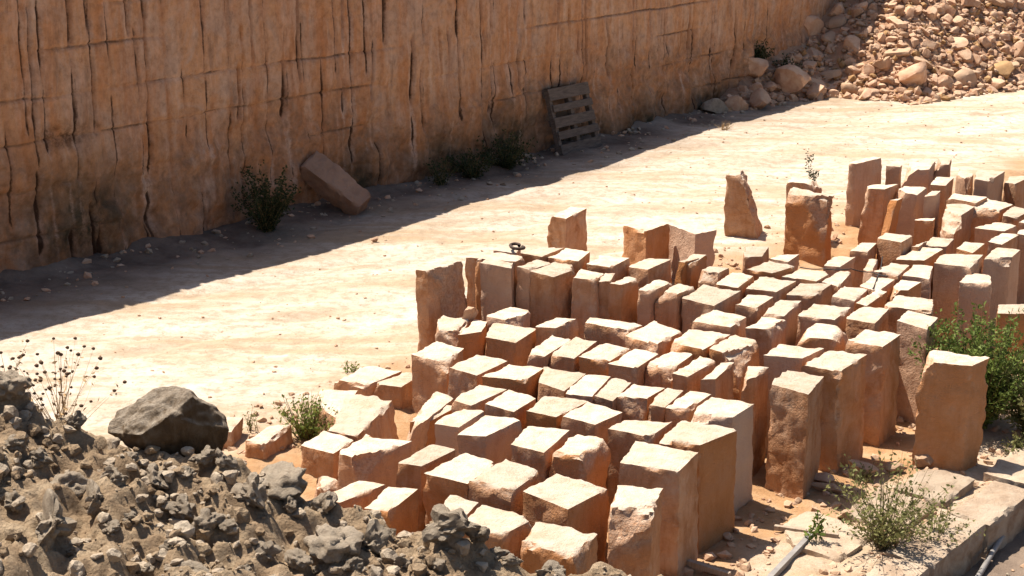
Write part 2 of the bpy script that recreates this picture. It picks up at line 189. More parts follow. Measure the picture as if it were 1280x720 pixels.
SCREE_MARKS = [(8.192, 34.749, 0.9), (10.669, 35.82, 0.6), (9.111, 34.803, 0.25), (6.405, 35.965, 1.0), (7.853, 34.545, 0.15), (9.685, 35.965, 1.0), (10.977, 36.16, 1.5), (7.242, 35.351, 1.0), (8.634, 34.698, 0.4), (8.418, 33.5, 0.05)]
HEAP_ROCKS = [(-2.187, 9.651, 0.726, 1), (-3.103, 9.609, 0.307, 0), (-1.432, 9.519, 0.418, 0), (-1.746, 9.551, 0.218, 0), (-1.886, 9.515, 0.208, 0), (-2.322, 9.385, 0.156, 0), (-2.144, 9.274, 0.223, 0), (-2.395, 9.215, 0.135, 0), (-1.764, 9.455, 0.148, 0), (-1.978, 9.293, 0.126, 0), (-2.412, 8.84, 0.241, 0), (-2.647, 9.044, 0.293, 0), (-2.294, 8.665, 0.137, 0), (-2.197, 8.803, 0.129, 0), (-1.964, 9.034, 0.189, 0), (-1.754, 8.906, 0.215, 0), (-1.952, 8.658, 0.119, 0), (-1.657, 8.928, 0.141, 0), (-2.586, 8.45, 0.339, 0), (-1.826, 8.42, 0.267, 0), (-1.675, 8.512, 0.198, 0), (-2.443, 8.443, 0.098, 0), (-1.563, 9.175, 0.24, 0), (-1.344, 9.324, 0.127, 0), (-1.173, 9.392, 0.227, 0), (-1.068, 8.991, 0.351, 0), (-0.815, 9.085, 0.249, 0), (-0.92, 9.467, 0.229, 0), (-0.775, 9.331, 0.128, 0), (-1.131, 8.833, 0.103, 0), (-0.341, 9.243, 0.293, 0), (-0.435, 9.41, 0.158, 0), (-0.211, 9.29, 0.196, 0), (-1.248, 8.81, 0.196, 0), (-0.618, 8.98, 0.124, 0), (-0.089, 9.334, 0.168, 0), (0.222, 9.335, 0.208, 0), (-2.97, 9.219, 0.192, 0), (-2.833, 9.191, 0.144, 0), (-2.837, 8.729, 0.183, 0), (-1.441, 8.808, 0.186, 0), (-2.053, 8.445, 0.134, 0), (-2.687, 9.595, 0.129, 0), (-0.935, 8.823, 0.14, 0), (-0.454, 9.038, 0.143, 0), (0.0, 9.279, 0.147, 0), (-2.314, 9.02, 0.123, 0), (-1.528, 8.624, 0.119, 0)]

import bpy, bmesh, math, random, bisect
import numpy as np
from mathutils import Vector, Matrix

C = bpy.context.scene.collection
rng = random.Random(7)
SUN_EL = math.radians(64.5)
LH = Vector((.78, -.62, 0)).normalized()          # horizontal direction the light travels

# ------------------------------------------------------------------ noise
def _hash(ix, iy, iz, seed):
    h = (ix * 374761393 + iy * 668265263 + iz * 2147483647 + seed * 1274126177) & 0xFFFFFFFF
    h = ((h ^ (h >> 13)) * 1274126177) & 0xFFFFFFFF
    h = ((h ^ (h >> 16)) * 2246822519) & 0xFFFFFFFF
    return ((h ^ (h >> 15)) & 0xFFFFFF) / float(0xFFFFFF)

def vnoise(p, seed=0):
    p = np.asarray(p, float)
    i = np.floor(p).astype(np.int64); f = p - i
    f = f * f * f * (f * (f * 6 - 15) + 10)
    out = 0
    for dx in (0, 1):
        wx = f[:, 0] if dx else 1 - f[:, 0]
        for dy in (0, 1):
            wy = f[:, 1] if dy else 1 - f[:, 1]
            for dz in (0, 1):
                wz = f[:, 2] if dz else 1 - f[:, 2]
                out = out + wx * wy * wz * _hash(i[:, 0] + dx, i[:, 1] + dy, i[:, 2] + dz, seed)
    return out * 2 - 1

def fbm(p, freq=1.0, octv=4, seed=0, gain=.5):
    p = np.asarray(p, float) * freq; a = 1; s = 0
    for k in range(octv):
        s = s + a * vnoise(p + 17.3 * k, seed + k); p = p * 2.03; a *= gain
    return s

def xyz(x, y, z=None):
    x = np.asarray(x, float)
    return np.stack([x, np.asarray(y, float) + 0 * x, (0 * x if z is None else np.asarray(z, float) + 0 * x)], -1)

def sstep(a, b, x):
    t = np.clip((np.asarray(x, float) - a) / (b - a), 0, 1); return t * t * (3 - 2 * t)

# ------------------------------------------------------------------ mesh helpers
def mesh_np(name, V, Fc, mats, smooth=True, attrs=None, mi=None):
    me = bpy.data.meshes.new(name)
    V = np.asarray(V, np.float32); Fc = np.asarray(Fc, np.int32); k = Fc.shape[1]
    me.vertices.add(len(V)); me.vertices.foreach_set('co', V.ravel())
    me.loops.add(Fc.size); me.loops.foreach_set('vertex_index', Fc.ravel())
    me.polygons.add(len(Fc)); me.polygons.foreach_set('loop_start', np.arange(0, Fc.size, k, dtype=np.int32))
    me.polygons.foreach_set('use_smooth', np.full(len(Fc), smooth))
    for m in (mats if isinstance(mats, (list, tuple)) else [mats]): me.materials.append(m)
    if mi is not None: me.polygons.foreach_set('material_index', np.asarray(mi, np.int32))
    for n, a in (attrs or {}).items():
        at = me.attributes.new(n, 'FLOAT', 'POINT'); at.data.foreach_set('value', np.asarray(a, np.float32))
    me.update(); me.validate()
    return me

def obj(name, me, parent=None, loc=None):
    o = bpy.data.objects.new(name, me); C.objects.link(o)
    if parent: o.parent = parent
    if loc is not None: o.location = loc
    return o

def tag(o, label, cat, group=None, kind=None):
    o['label'] = label
    if cat: o['category'] = cat
    if group: o['group'] = group
    if kind: o['kind'] = kind
    return o

def thing(name, label, cat, loc, group=None):
    o = obj(name, None, loc=loc); o.empty_display_size = .1
    return tag(o, label, cat, group)

def grid_faces(nx, ny):
    i = np.arange(nx - 1)[:, None] * ny + np.arange(ny - 1)[None, :]
    return np.stack([i, i + ny, i + ny + 1, i + 1], -1).reshape(-1, 4)

# ------------------------------------------------------------------ materials
def new_mat(name):
    m = bpy.data.materials.new(name); m.use_nodes = True
    nt = m.node_tree; nt.nodes.clear()
    out = nt.nodes.new('ShaderNodeOutputMaterial'); b = nt.nodes.new('ShaderNodeBsdfPrincipled')
    b.inputs['Roughness'].default_value = .92
    b.inputs['Specular IOR Level'].default_value = .15
    nt.links.new(b.outputs[0], out.inputs[0])
    return m, nt, b

class NT:
    def __init__(s, nt): s.nt = nt
    def n(s, t, **k):
        x = s.nt.nodes.new(t)
        for a, v in k.items(): setattr(x, a, v)
        return x
    def l(s, a, b): s.nt.links.new(a, b)
    def coord(s, rand=True, scale=(1, 1, 1)):
        tc = s.n('ShaderNodeTexCoord'); v = tc.outputs['Object']
        if rand:
            oi = s.n('ShaderNodeObjectInfo'); mm = s.n('ShaderNodeMath', operation='MULTIPLY'); mm.inputs[1].default_value = 53
            s.l(oi.outputs['Random'], mm.inputs[0])
            va = s.n('ShaderNodeVectorMath', operation='ADD'); s.l(v, va.inputs[0]); s.l(mm.outputs[0], va.inputs[1]); v = va.outputs[0]
        if scale != (1, 1, 1):
            mp = s.n('ShaderNodeMapping'); mp.inputs['Scale'].default_value = scale; s.l(v, mp.inputs[0]); v = mp.outputs[0]
        return v
    def noise(s, v, scale, detail=5, rough=.6, dist=0):
        x = s.n('ShaderNodeTexNoise'); x.inputs['Scale'].default_value = scale; x.inputs['Detail'].default_value = detail
        x.inputs['Roughness'].default_value = rough; x.inputs['Distortion'].default_value = dist
        s.l(v, x.inputs['Vector']); return x.outputs['Fac']
    def voro(s, v, scale, feature='F1'):
        x = s.n('ShaderNodeTexVoronoi', feature=feature); x.inputs['Scale'].default_value = scale; s.l(v, x.inputs['Vector']); return x.outputs['Distance']
    def ramp(s, f, stops):
        x = s.n('ShaderNodeValToRGB'); e = x.color_ramp.elements
        while len(e) < len(stops): e.new(.5)
        for q, (p, c) in zip(e, stops):
            q.position = p; q.color = (c[0], c[1], c[2], 1) if isinstance(c, tuple) else (c, c, c, 1)
        s.l(f, x.inputs[0]); return x.outputs[0]
    def mix(s, f, a, b, mode='MIX'):
        x = s.n('ShaderNodeMix', data_type='RGBA', blend_type=mode)
        for sock, val in ((x.inputs[0], f), (x.inputs[6], a), (x.inputs[7], b)):
            if isinstance(val, (int, float)): sock.default_value = val
            elif isinstance(val, tuple): sock.default_value = (*val, 1)
            else: s.l(val, sock)
        return x.outputs[2]
    def math(s, op, a, b=None, clamp=False):
        x = s.n('ShaderNodeMath', operation=op, use_clamp=clamp)
        for sock, val in ((x.inputs[0], a), (x.inputs[1], b)):
            if val is None: continue
            if isinstance(val, (int, float)): sock.default_value = val
            else: s.l(val, sock)
        return x.outputs[0]
    def attr(s, name):
        x = s.n('ShaderNodeAttribute', attribute_name=name); return x.outputs['Fac']
    def upness(s, lo, hi):
        g = s.n('ShaderNodeNewGeometry'); sx = s.n('ShaderNodeSeparateXYZ'); s.l(g.outputs['Normal'], sx.inputs[0])
        mr = s.n('ShaderNodeMapRange', interpolation_type='SMOOTHSTEP'); mr.inputs[1].default_value = lo; mr.inputs[2].default_value = hi
        s.l(sx.outputs['Z'], mr.inputs[0]); return mr.outputs[0]
    def bump(s, b, h, strength, dist, prev=None):
        x = s.n('ShaderNodeBump'); x.inputs['Strength'].default_value = strength; x.inputs['Distance'].default_value = dist
        s.l(h, x.inputs['Height'])
        if prev: s.l(prev, x.inputs['Normal'])
        s.l(x.outputs[0], b.inputs['Normal']); return x.outputs[0]

def mat_block():
    m, nt, b = new_mat('sawn_limestone'); N = NT(nt)
    v = N.coord(); vs = N.coord(scale=(1.6, 1.6, .35))
    big = N.noise(v, 2.6, 6, .68, .5); streak = N.noise(vs, 9, 5, .65)
    side = N.ramp(big, [(.26, (.29, .125, .055)), (.40, (.45, .235, .12)), (.54, (.54, .315, .185)), (.66, (.50, .34, .24)), (.8, (.61, .46, .35))])
    side = N.mix(N.math('MULTIPLY', N.ramp(streak, [(.45, 0.), (.7, 1.)]), .55), side, (.33, .135, .05))
    side = N.mix(N.ramp(N.noise(v, 7, 6, .7), [(.56, 0.), (.72, .7)]), side, (.58, .41, .285))
    oi = N.n('ShaderNodeObjectInfo'); sep = N.n('ShaderNodeSeparateColor'); N.l(oi.outputs['Color'], sep.inputs[0]); tone = sep.outputs[0]
    side = N.mix(N.ramp(tone, [(0., .85), (.33, 0.), (.6, 0.), (1., .85)]), side, N.ramp(tone, [(.4, (.50, .215, .072)), (.6, (.52, .37, .275))]))
    # broken faces: paler granular stone
    fresh = N.ramp(N.noise(v, 38, 3, .7), [(.3, (.40, .20, .105)), (.55, (.54, .365, .25)), (.8, (.60, .46, .35))])
    side = N.mix(N.math('MULTIPLY', N.attr('broken'), .75), side, fresh)
    # weathered upper face carries pale stone dust
    topn = N.noise(v, 9, 6, .65)
    top = N.ramp(topn, [(.25, (.40, .295, .205)), (.45, (.555, .455, .355)), (.75, (.63, .54, .44))])
    spots = N.ramp(N.noise(v, 45, 3, .6), [(.27, 1.), (.36, 0.)])
    top = N.mix(N.math('MULTIPLY', spots, .5), top, (.30, .21, .135))
    top = N.mix(N.ramp(N.noise(v, 4, 6, .7, .4), [(.5, 0.), (.7, .65)]), top, (.48, .33, .21))
    top = N.mix(1., top, N.ramp(sep.outputs[1], [(0., .80), (1., 1.1)]), 'MULTIPLY')
    up = N.math('MULTIPLY', N.upness(.55, .86), N.ramp(N.noise(v, 14, 4, .6), [(.2, .72), (.5, 1.)]))
    col = N.mix(up, side, top)
    col = N.mix(1., col, N.ramp(sep.outputs[2], [(0., (.80, .78, .76)), (.5, (1., 1., 1.)), (1., (1.08, 1.06, 1.04))]), 'MULTIPLY')
    nt.links.new(col, b.inputs['Base Color'])
    h1 = N.noise(v, 30, 8, .68); h2 = N.voro(v, 60)
    p = N.bump(b, h1, .8, .03); p = N.bump(b, streak, .35, .012, p); N.bump(b, h2, .3, .008, p)
    return m

def mat_rock(name, stops, dust, scale=5., bump=.6, dustamt=.7):
    m, nt, b = new_mat(name); N = NT(nt); v = N.coord()
    col = N.ramp(N.noise(v, scale, 6, .65, .3), stops)
    oi = N.n('ShaderNodeObjectInfo')
    br = N.ramp(oi.outputs['Random'], [(0., .78), (1., 1.18)])
    col = N.mix(1., col, br, 'MULTIPLY')
    up = N.math('MULTIPLY', N.upness(.2, .9), N.ramp(N.noise(v, scale * 3, 4, .6), [(.3, .2), (.65, dustamt)]))
    col = N.mix(up, col, dust)
    nt.links.new(col, b.inputs['Base Color'])
    h = N.noise(v, scale * 7, 7, .7); p = N.bump(b, h, bump, .03)
    return m

def mat_wall():
    m, nt, b = new_mat('quarry_face_stone'); N = NT(nt)
    v = N.coord(False); vs = N.coord(False, (1.1, 1.1, .22)); vh = N.coord(False, (.5, .5, 2.2))
    big = N.noise(v, 1.1, 9, .72, .9); st = N.noise(vs, 2.6, 6, .62, .2)
    col = N.ramp(big, [(.3, (.34, .215, .145)), (.44, (.43, .27, .175)), (.56, (.47, .25, .125)), (.68, (.42, .285, .20)), (.8, (.52, .35, .255))])
    col = N.mix(N.ramp(st, [(.45, 0.), (.66, .8)]), col, (.40, .16, .056))            # rusty streaks
    col = N.mix(N.ramp(N.noise(vs, 5.5, 5, .6), [(.52, 0.), (.72, .55)]), col, (.56, .40, .29))  # pale drips
    col = N.mix(N.ramp(N.noise(vs, 4.1, 5, .65), [(.56, 0.), (.7, .55)]), col, (.18, .11, .075))  # dark drips
    low = N.attr('low')
    rust = N.ramp(N.noise(v, 1.7, 6, .7, .8), [(.4, 0.), (.62, 1.)])
    col = N.mix(N.math('MULTIPLY', N.math('MULTIPLY', low, rust), .7), col, (.38, .15, .052))
    soil = N.ramp(N.noise(v, 3.1, 6, .7, .5), [(.38, 0.), (.66, .8)])
    col = N.mix(N.math('MULTIPLY', low, soil), col, (.20, .12, .075))
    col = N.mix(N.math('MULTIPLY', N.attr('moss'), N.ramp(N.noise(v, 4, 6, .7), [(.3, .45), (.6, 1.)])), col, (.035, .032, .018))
    jag = N.math('MULTIPLY', N.math('SUBTRACT', N.noise(v, 28, 4, .7), .5), .022)
    gm = N.n('ShaderNodeMapRange', interpolation_type='SMOOTHSTEP'); gm.inputs[1].default_value = .012; gm.inputs[2].default_value = -.004
    N.l(N.math('ADD', N.attr('groove'), jag), gm.inputs[0])
    halo = N.n('ShaderNodeMapRange', interpolation_type='SMOOTHSTEP'); halo.inputs[1].default_value = .07; halo.inputs[2].default_value = .0
    N.l(N.math('ADD', N.attr('groove'), N.math('MULTIPLY', jag, 4.)), halo.inputs[0])
    col = N.mix(N.math('MULTIPLY', halo.outputs[0], N.ramp(N.noise(v, 2.1, 5, .7), [(.42, 0.), (.62, .75)])), col, N.ramp(N.noise(vs, 1.3, 3), [(.4, (.34, .135, .045)), (.6, (.55, .40, .30))]))
    col = N.mix(N.math('MULTIPLY', gm.outputs[0], N.ramp(N.noise(v, 3.5, 5, .7), [(.3, .55), (.5, .97)])), col, (.045, .022, .012))
    cm = N.n('ShaderNodeMapRange', interpolation_type='SMOOTHSTEP'); cm.inputs[1].default_value = .024; cm.inputs[2].default_value = .004
    N.l(N.math('ADD', N.attr('course'), jag), cm.inputs[0])
    col = N.mix(N.math('MULTIPLY', cm.outputs[0], N.ramp(N.noise(v, 2.3, 5, .7), [(.35, .2), (.6, .85)])), col, (.10, .065, .045))
    col = N.mix(N.math('MULTIPLY', N.attr('crust'), N.ramp(N.noise(v, 8, 6, .75), [(.4, .1), (.6, .95)])), col, (.10, .05, .028))
    fine = N.ramp(N.noise(v, 9, 8, .75), [(.3, (.66, .64, .65)), (.5, (.98, 1.0, 1.05)), (.7, (1.2, 1.23, 1.32))])
    col = N.mix(1., col, fine, 'MULTIPLY')
    nt.links.new(col, b.inputs['Base Color'])
    p = N.bump(b, N.noise(v, 14, 8, .7), .4, .04); N.bump(b, N.noise(v, 45, 6, .7), .4, .015, p)
    return m

def mat_ground():
    m, nt, b = new_mat('quarry_floor_dust'); N = NT(nt); v = N.coord(False)
    rv = N.n('ShaderNodeMapping'); rv.inputs['Rotation'].default_value = (0, 0, math.radians(-48)); rv.inputs['Scale'].default_value = (.35, 2.2, 1)
    N.l(v, rv.inputs[0])
    tr = N.noise(rv.outputs[0], .9, 6, .65, .4)                 # stretched along the road
    road = N.ramp(tr, [(.3, (.37, .28, .195)), (.44, (.48, .395, .305)), (.56, (.56, .48, .395)), (.75, (.42, .33, .235))])
    road = N.mix(N.math('MULTIPLY', N.attr('track'), .9), road, (.60, .525, .44))
    road = N.mix(N.ramp(N.noise(rv.outputs[0], .55, 6, .7, .8), [(.46, 0.), (.62, .75)]), road, (.40, .28, .165))
    road = N.mix(N.ramp(N.noise(v, 6, 6, .7), [(.47, 0.), (.6, .62)]), road, (.33, .25, .17))
    road = N.mix(N.ramp(N.noise(v, 17, 6, .75), [(.56, 0.), (.66, .6)]), road, (.26, .19, .12))
    peb = N.ramp(N.noise(v, 28, 3, .6), [(.30, 1.), (.38, 0.)])
    road = N.mix(N.math('MULTIPLY', peb, .5), road, (.24, .165, .10))
    sand = N.ramp(N.noise(v, 3, 6, .7), [(.3, (.29, .155, .07)), (.5, (.38, .225, .115)), (.75, (.46, .325, .21))])
    col = N.mix(N.attr('sand'), road, sand)
    dirt_shade = N.ramp(N.noise(v, 2.2, 7, .7), [(.3, (.09, .064, .05)), (.6, (.20, .148, .112)), (.8, (.28, .21, .16))])  # soil colour, darkened further to carry the painted wall shade
    col = N.mix(N.attr('dirt_shade'), col, dirt_shade)
    nt.links.new(col, b.inputs['Base Color'])
    p = N.bump(b, tr, .5, .06); p = N.bump(b, N.noise(v, 7, 8, .72), .7, .06, p); N.bump(b, N.noise(v, 60, 4, .7), .5, .012, p)
    return m

def mat_soil(name, stops, sc=3.):
    m, nt, b = new_mat(name); N = NT(nt); v = N.coord(False)
    col = N.ramp(N.noise(v, sc, 8, .72, .3), stops)
    nt.links.new(col, b.inputs['Base Color'])
    p = N.bump(b, N.noise(v, 18, 8, .75), .9, .05); N.bump(b, N.voro(v, 45), .5, .015, p)
    return m

def mat_plain(name, c0, c1, scale=8., rough=.85, bump=.2, spec=.2, stretch=(1, 1, 1), metal=0.):
    m, nt, b = new_mat(name); N = NT(nt); v = N.coord(True, stretch)
    f = N.noise(v, scale, 5, .65)
    nt.links.new(N.ramp(f, [(.3, c0), (.7, c1)]), b.inputs['Base Color'])
    b.inputs['Roughness'].default_value = rough; b.inputs['Specular IOR Level'].default_value = spec; b.inputs['Metallic'].default_value = metal
    if bump: N.bump(b, N.noise(v, scale * 5, 5, .7), bump, .01)
    return m

def mat_leaf(name, c0, c1):
    m, nt, b = new_mat(name); N = NT(nt); v = N.coord(False)
    col = N.ramp(N.noise(v, 9, 3, .6), [(.3, c0), (.7, c1)])
    nt.links.new(col, b.inputs['Base Color']); b.inputs['Roughness'].default_value = .6
    tr = N.n('ShaderNodeBsdfTranslucent'); N.l(col, tr.inputs[0])
    mx = N.n('ShaderNodeMixShader'); mx.inputs[0].default_value = .3
    N.l(b.outputs[0], mx.inputs[1]); N.l(tr.outputs[0], mx.inputs[2])
    out = [x for x in nt.nodes if x.type == 'OUTPUT_MATERIAL'][0]; N.l(mx.outputs[0], out.inputs[0])
    return m

M_BLOCK = mat_block()
M_WALL = mat_wall()
M_SLAB = mat_rock('worn_slab_stone', [(.28, (.17, .105, .06)), (.42, (.30, .205, .135)), (.55, (.40, .31, .225)), (.8, (.47, .39, .30))], (.42, .34, .26), 3.5, .8, .45)
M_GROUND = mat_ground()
M_SCREE = mat_rock('rubble_stone', [(.28, (.38, .185, .105)), (.45, (.49, .285, .175)), (.6, (.55, .36, .24)), (.78, (.59, .43, .31))], (.57, .42, .30), 3., .6, .5)
M_SCREE_YELLOW = mat_rock('yellow_rubble_stone', [(.3, (.32, .17, .07)), (.7, (.42, .25, .12))], (.44, .29, .155), 3., .6, .5)
M_SCREE_PALE = mat_rock('pale_rubble_stone', [(.3, (.38, .225, .135)), (.7, (.48, .32, .21))], (.50, .355, .24), 3., .5, .6)
M_SCREE_SOIL = mat_soil('rubble_soil', [(.3, (.32, .16, .09)), (.6, (.46, .285, .18)), (.8, (.54, .39, .27))])
M_CLOD = mat_rock('grey_clod', [(.28, (.19, .138, .092)), (.5, (.34, .265, .19)), (.7, (.45, .37, .275)), (.85, (.51, .385, .245))], (.49, .41, .315), 5., 1., .65)
M_BOULDER = mat_rock('dark_boulder', [(.3, (.08, .048, .024)), (.5, (.145, .092, .048)), (.65, (.20, .142, .088)), (.8, (.27, .21, .15))], (.40, .335, .26), 7., 1., .95)
M_HEAP = mat_soil('grey_spoil_soil', [(.3, (.17, .112, .065)), (.48, (.31, .22, .138)), (.62, (.41, .31, .205)), (.8, (.50, .38, .25))], 4.)
M_WOOD = mat_plain('weathered_pallet_wood', (.07, .054, .045), (.155, .122, .10), 6, .85, .4, .15, (1, 1, 6))
M_WOODP = mat_plain('pale_dry_wood', (.26, .195, .14), (.40, .32, .25), 8, .85, .3, .15, (1, 1, 6))
M_PIPE = mat_plain('dull_grey_pipe', (.17, .155, .145), (.28, .26, .24), 8, .55, .1, .4)
M_CABLE = mat_plain('black_rubber_cable', (.02, .018, .016), (.04, .035, .03), 8, .6, 0, .3)
M_RUST = mat_plain('rusty_strip', (.03, .02, .015), (.075, .045, .03), 12, .75, .2, .3)
M_GREEN = mat_leaf('bush_leaf', (.07, .105, .02), (.19, .24, .055))
M_GREEN2 = mat_leaf('weed_leaf', (.11, .12, .04), (.25, .24, .09))
M_DARKLEAF = mat_leaf('shade_leaf', (.022, .032, .012), (.05, .062, .024))
M_YELLOWG = mat_leaf('fresh_grass', (.12, .17, .03), (.22, .25, .06))
M_STEM = mat_plain('green_brown_stem', (.10, .085, .035), (.2, .16, .075), 10, .8, 0)
M_DRY = mat_plain('dry_stem', (.30, .19, .09), (.46, .32, .17), 10, .85, 0)
M_DRYHEAD = mat_plain('dry_seed_head', (.07, .04, .025), (.14, .085, .05), 20, .9, 0)

# ------------------------------------------------------------------ quarry wall
_wc = [0.]
for a, b_ in zip(WALL, WALL[1:]): _wc.append(_wc[-1] + math.dist(a, b_))
_wx = np.array([w[0] for w in WALL]); _wy = np.array([w[1] for w in WALL]); _wc = np.array(_wc)
def wall_xy(s): return np.interp(s, _wc, _wx), np.interp(s, _wc, _wy)
def wall_n(s):
    x0, y0 = wall_xy(s - .6); x1, y1 = wall_xy(s + .6)
    tx, ty = x1 - x0, y1 - y0; l = np.hypot(tx, ty); return ty / l, -tx / l     # towards the yard
_ts = [-5.] + [p[0] for p in WALL_TOP] + [28.9, 29.8, 31.5, 34., 42.]
_tz = [4.1] + [p[1] for p in WALL_TOP] + [3.15, 3.85, 4.5, 4.8, 4.9]
def wall_top(s): return np.interp(s, _ts, _tz) + .05 * fbm(xyz(s, 0 * s), 1.1, 4, 91) + .03 * np.sign(np.sin(s * 2.3 + 1))
_dense_s = np.linspace(0, _wc[-1], 1200); _dwx, _dwy = wall_xy(_dense_s)
def wall_dist(x, y):
    """distance in front of the wall foot (positive in the yard)"""
    x = np.asarray(x, float).ravel(); y = np.asarray(y, float).ravel(); out = np.empty_like(x)
    for k in range(0, len(x), 4000):
        d2 = (x[k:k+4000, None] - _dwx[None, ::6]) ** 2 + (y[k:k+4000, None] - _dwy[None, ::6]) ** 2
        i = d2.argmin(1) * 6; nx, ny = wall_n(_dense_s[i])
        out[k:k+4000] = (x[k:k+4000] - _dwx[i]) * nx + (y[k:k+4000] - _dwy[i]) * ny
    return out
MOSS = [(9.6, .5, .95, .8), (16.6, .25, .9, .5), (18.3, .35, 1.0, .55), (14.6, .2, .6, .5), (22.5, .1, 1.2, .4), (25.0, .1, 1.2, .4), (20.5, .1, 1., .35)]
def build_wall():
    s = np.arange(.05, _wc[-1] - .05, .021); nz = 170
    w = np.concatenate([np.linspace(0, 1, nz)])
    top = wall_top(s)
    Sg, Wg = np.meshgrid(s, w, indexing='ij'); Zg = -.35 + Wg * (top[:, None] + .35)
    S = Sg.ravel(); Z = Zg.ravel(); P = xyz(S, Z)
    disp = .018 * fbm(P, .9, 4, 11) + .004 * fbm(P * np.array([3, .5, 1]), 2.4, 4, 12) + .008 * fbm(P, 5, 3, 13)
    wander = .008 * fbm(P * np.array([.3, 1, 1]), 3.5, 4, 14)
    low = 1 - sstep(.9, 1.75, Z + .35 * fbm(xyz(S, 0 * S), .5, 3, 18))
    gro = np.zeros_like(S); cell = np.zeros_like(S); gd = np.full_like(S, .2); cd = np.full_like(S, .2)
    cuts = [(s0, s1, max(z0, z1), min(z0, z1), 1., z1 < z0) for (s0, z0, s1, z1) in GROOVES]
    r2 = random.Random(77); s_ = .6
    while s_ < 38:                            # the closer spaced shallow saw cuts between the deep ones
        zt = r2.choice((5.5, 5.5, r2.uniform(1.6, 3.6))); zb = r2.choice((0., r2.uniform(.2, 1.9)))
        if zt - zb > .4: cuts.append((s_ - .03, s_ + .03, zt, zb, r2.uniform(.25, .7), True))
        s_ += r2.uniform(.22, .5)
    Zr = Z.reshape(len(s), nz)
    for k, (s0, s1, zt, zb, dep, down) in enumerate(cuts):
        lo, hi = np.searchsorted(s, [min(s0, s1) - .5, max(s0, s1) + .5])
        if hi - lo < 3: continue
        m = slice(lo * nz, hi * nz); Zk = Z[m]; Sk = S[m]
        t = np.clip((Zk - zb) / max(.05, zt - zb), 0, 1); sc = s1 + (s0 - s1) * t if down else s0 + (s1 - s0) * t
        d = np.abs(Sk - sc - wander[m])
        end = sstep(-.12, .06, Zk - zb) * (1 - sstep(-.06, .12, Zk - zt))
        q = np.clip(fbm(xyz(0 * Zk + k * 5.7, Zk), 1.4, 3, 80 + k) * 1.2 + .45 + .5 * dep, 0, 1)
        wd = (.006 + .010 * np.clip(fbm(xyz(0 * Zk + k * 3.1, Zk), 2.2, 3, 20 + k) + .5, 0, 1.2)) * (.5 + .6 * dep) * (1 + .5 * low[m])
        pen = .05 * (1 - end) + .016 * (1 - q) * end / (.4 + .6 * dep)
        gd[m] = np.minimum(gd[m], d - wd + pen)
        gro[m] = np.maximum(gro[m], np.exp(-(d / (wd + .012)) ** 2) * end * q * dep)
        if dep == 1.: cell[m] += np.where(Sk > sc, 1., -1.) * .008 * (rng.random() - .5) * 2 * end * sstep(0, .03, d) * sstep(.5, .35, np.abs(Sk - sc))
    cou = np.zeros_like(S)
    for k, zc in enumerate((.5, 1.07, 1.64, 2.15, 2.7, 3.2, 3.75)):
        jit = .012 * fbm(xyz(S, 0 * S), 1.5, 4, 40 + k)
        mask = np.clip((.95 if k in (3, 5) else .42) + 1.3 * fbm(xyz(S, 0 * S + 9 * k), .5, 3, 50 + k), 0, 1)
        dz = np.abs(Z - zc - jit)
        cd = np.minimum(cd, dz + .05 * (1 - mask))
        cou = np.maximum(cou, np.exp(-(dz / .015) ** 2) * mask)
        disp = disp + .016 * ((Z - zc - jit) > 0) * (rng.random() - .5)
    crust = np.exp(-((Z - 1.55 - .18 * fbm(xyz(S, 0 * S), .7, 3, 65)) / .13) ** 2) * np.clip(fbm(P, 1.4, 4, 66) + .25, 0, 1) * sstep(15, 11, S)
    rough = -.06 * crust + .09 * low * np.clip(fbm(P, 2.2, 5, 60), -1, .8)
    disp = disp + cell - .09 * gro - .035 * cou + rough + .04 * np.exp(-np.clip(Z, 0, 9) / .25) * (.6 + .5 * fbm(xyz(S, 0 * S), 1.2, 3, 70))
    moss = np.zeros_like(S)
    for ms, mz, rs, rz in MOSS:
        moss = np.maximum(moss, np.exp(-((S - ms) / rs) ** 2 - ((Z - mz) / rz) ** 2))
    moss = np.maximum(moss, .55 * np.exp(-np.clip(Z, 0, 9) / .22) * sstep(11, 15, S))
    x, y = wall_xy(S); nx, ny = wall_n(S)
    V = xyz(x + nx * disp, y + ny * disp, Z)
    n_s = len(s); V = V.reshape(n_s, nz, 3); A = {'groove': gd, 'course': cd, 'low': low, 'moss': moss, 'crust': np.clip(1.4 * crust, 0, 1)}
    A = {k: a.reshape(n_s, nz) for k, a in A.items()}
    # worked ledge above the face, running back from its rim
    nx, ny = wall_n(s); x, y = wall_xy(s); back = []
    for d in (.06, .25, .7, 2., 6., 18., 60.):
        p = xyz(x - nx * d, y - ny * d, top + .03 + .02 * d * (d < 7) + .14 * (d >= 7) + .06 * fbm(xyz(x - nx * d, y - ny * d), 1.3, 3, 77)); back.append(p[:, None, :])
    V = np.concatenate([V] + back, 1)
    for k in A: A[k] = np.concatenate([A[k], np.zeros((n_s, len(back)))], 1).ravel()
    me = mesh_np('quarry_face', V.reshape(-1, 3), grid_faces(n_s, nz + len(back)), M_WALL, True, A)
    o = obj('quarry_face', me)
    tag(o, 'tall sawn orange quarry face with vertical cuts and rusty streaks, in shade', 'rock wall')
build_wall()

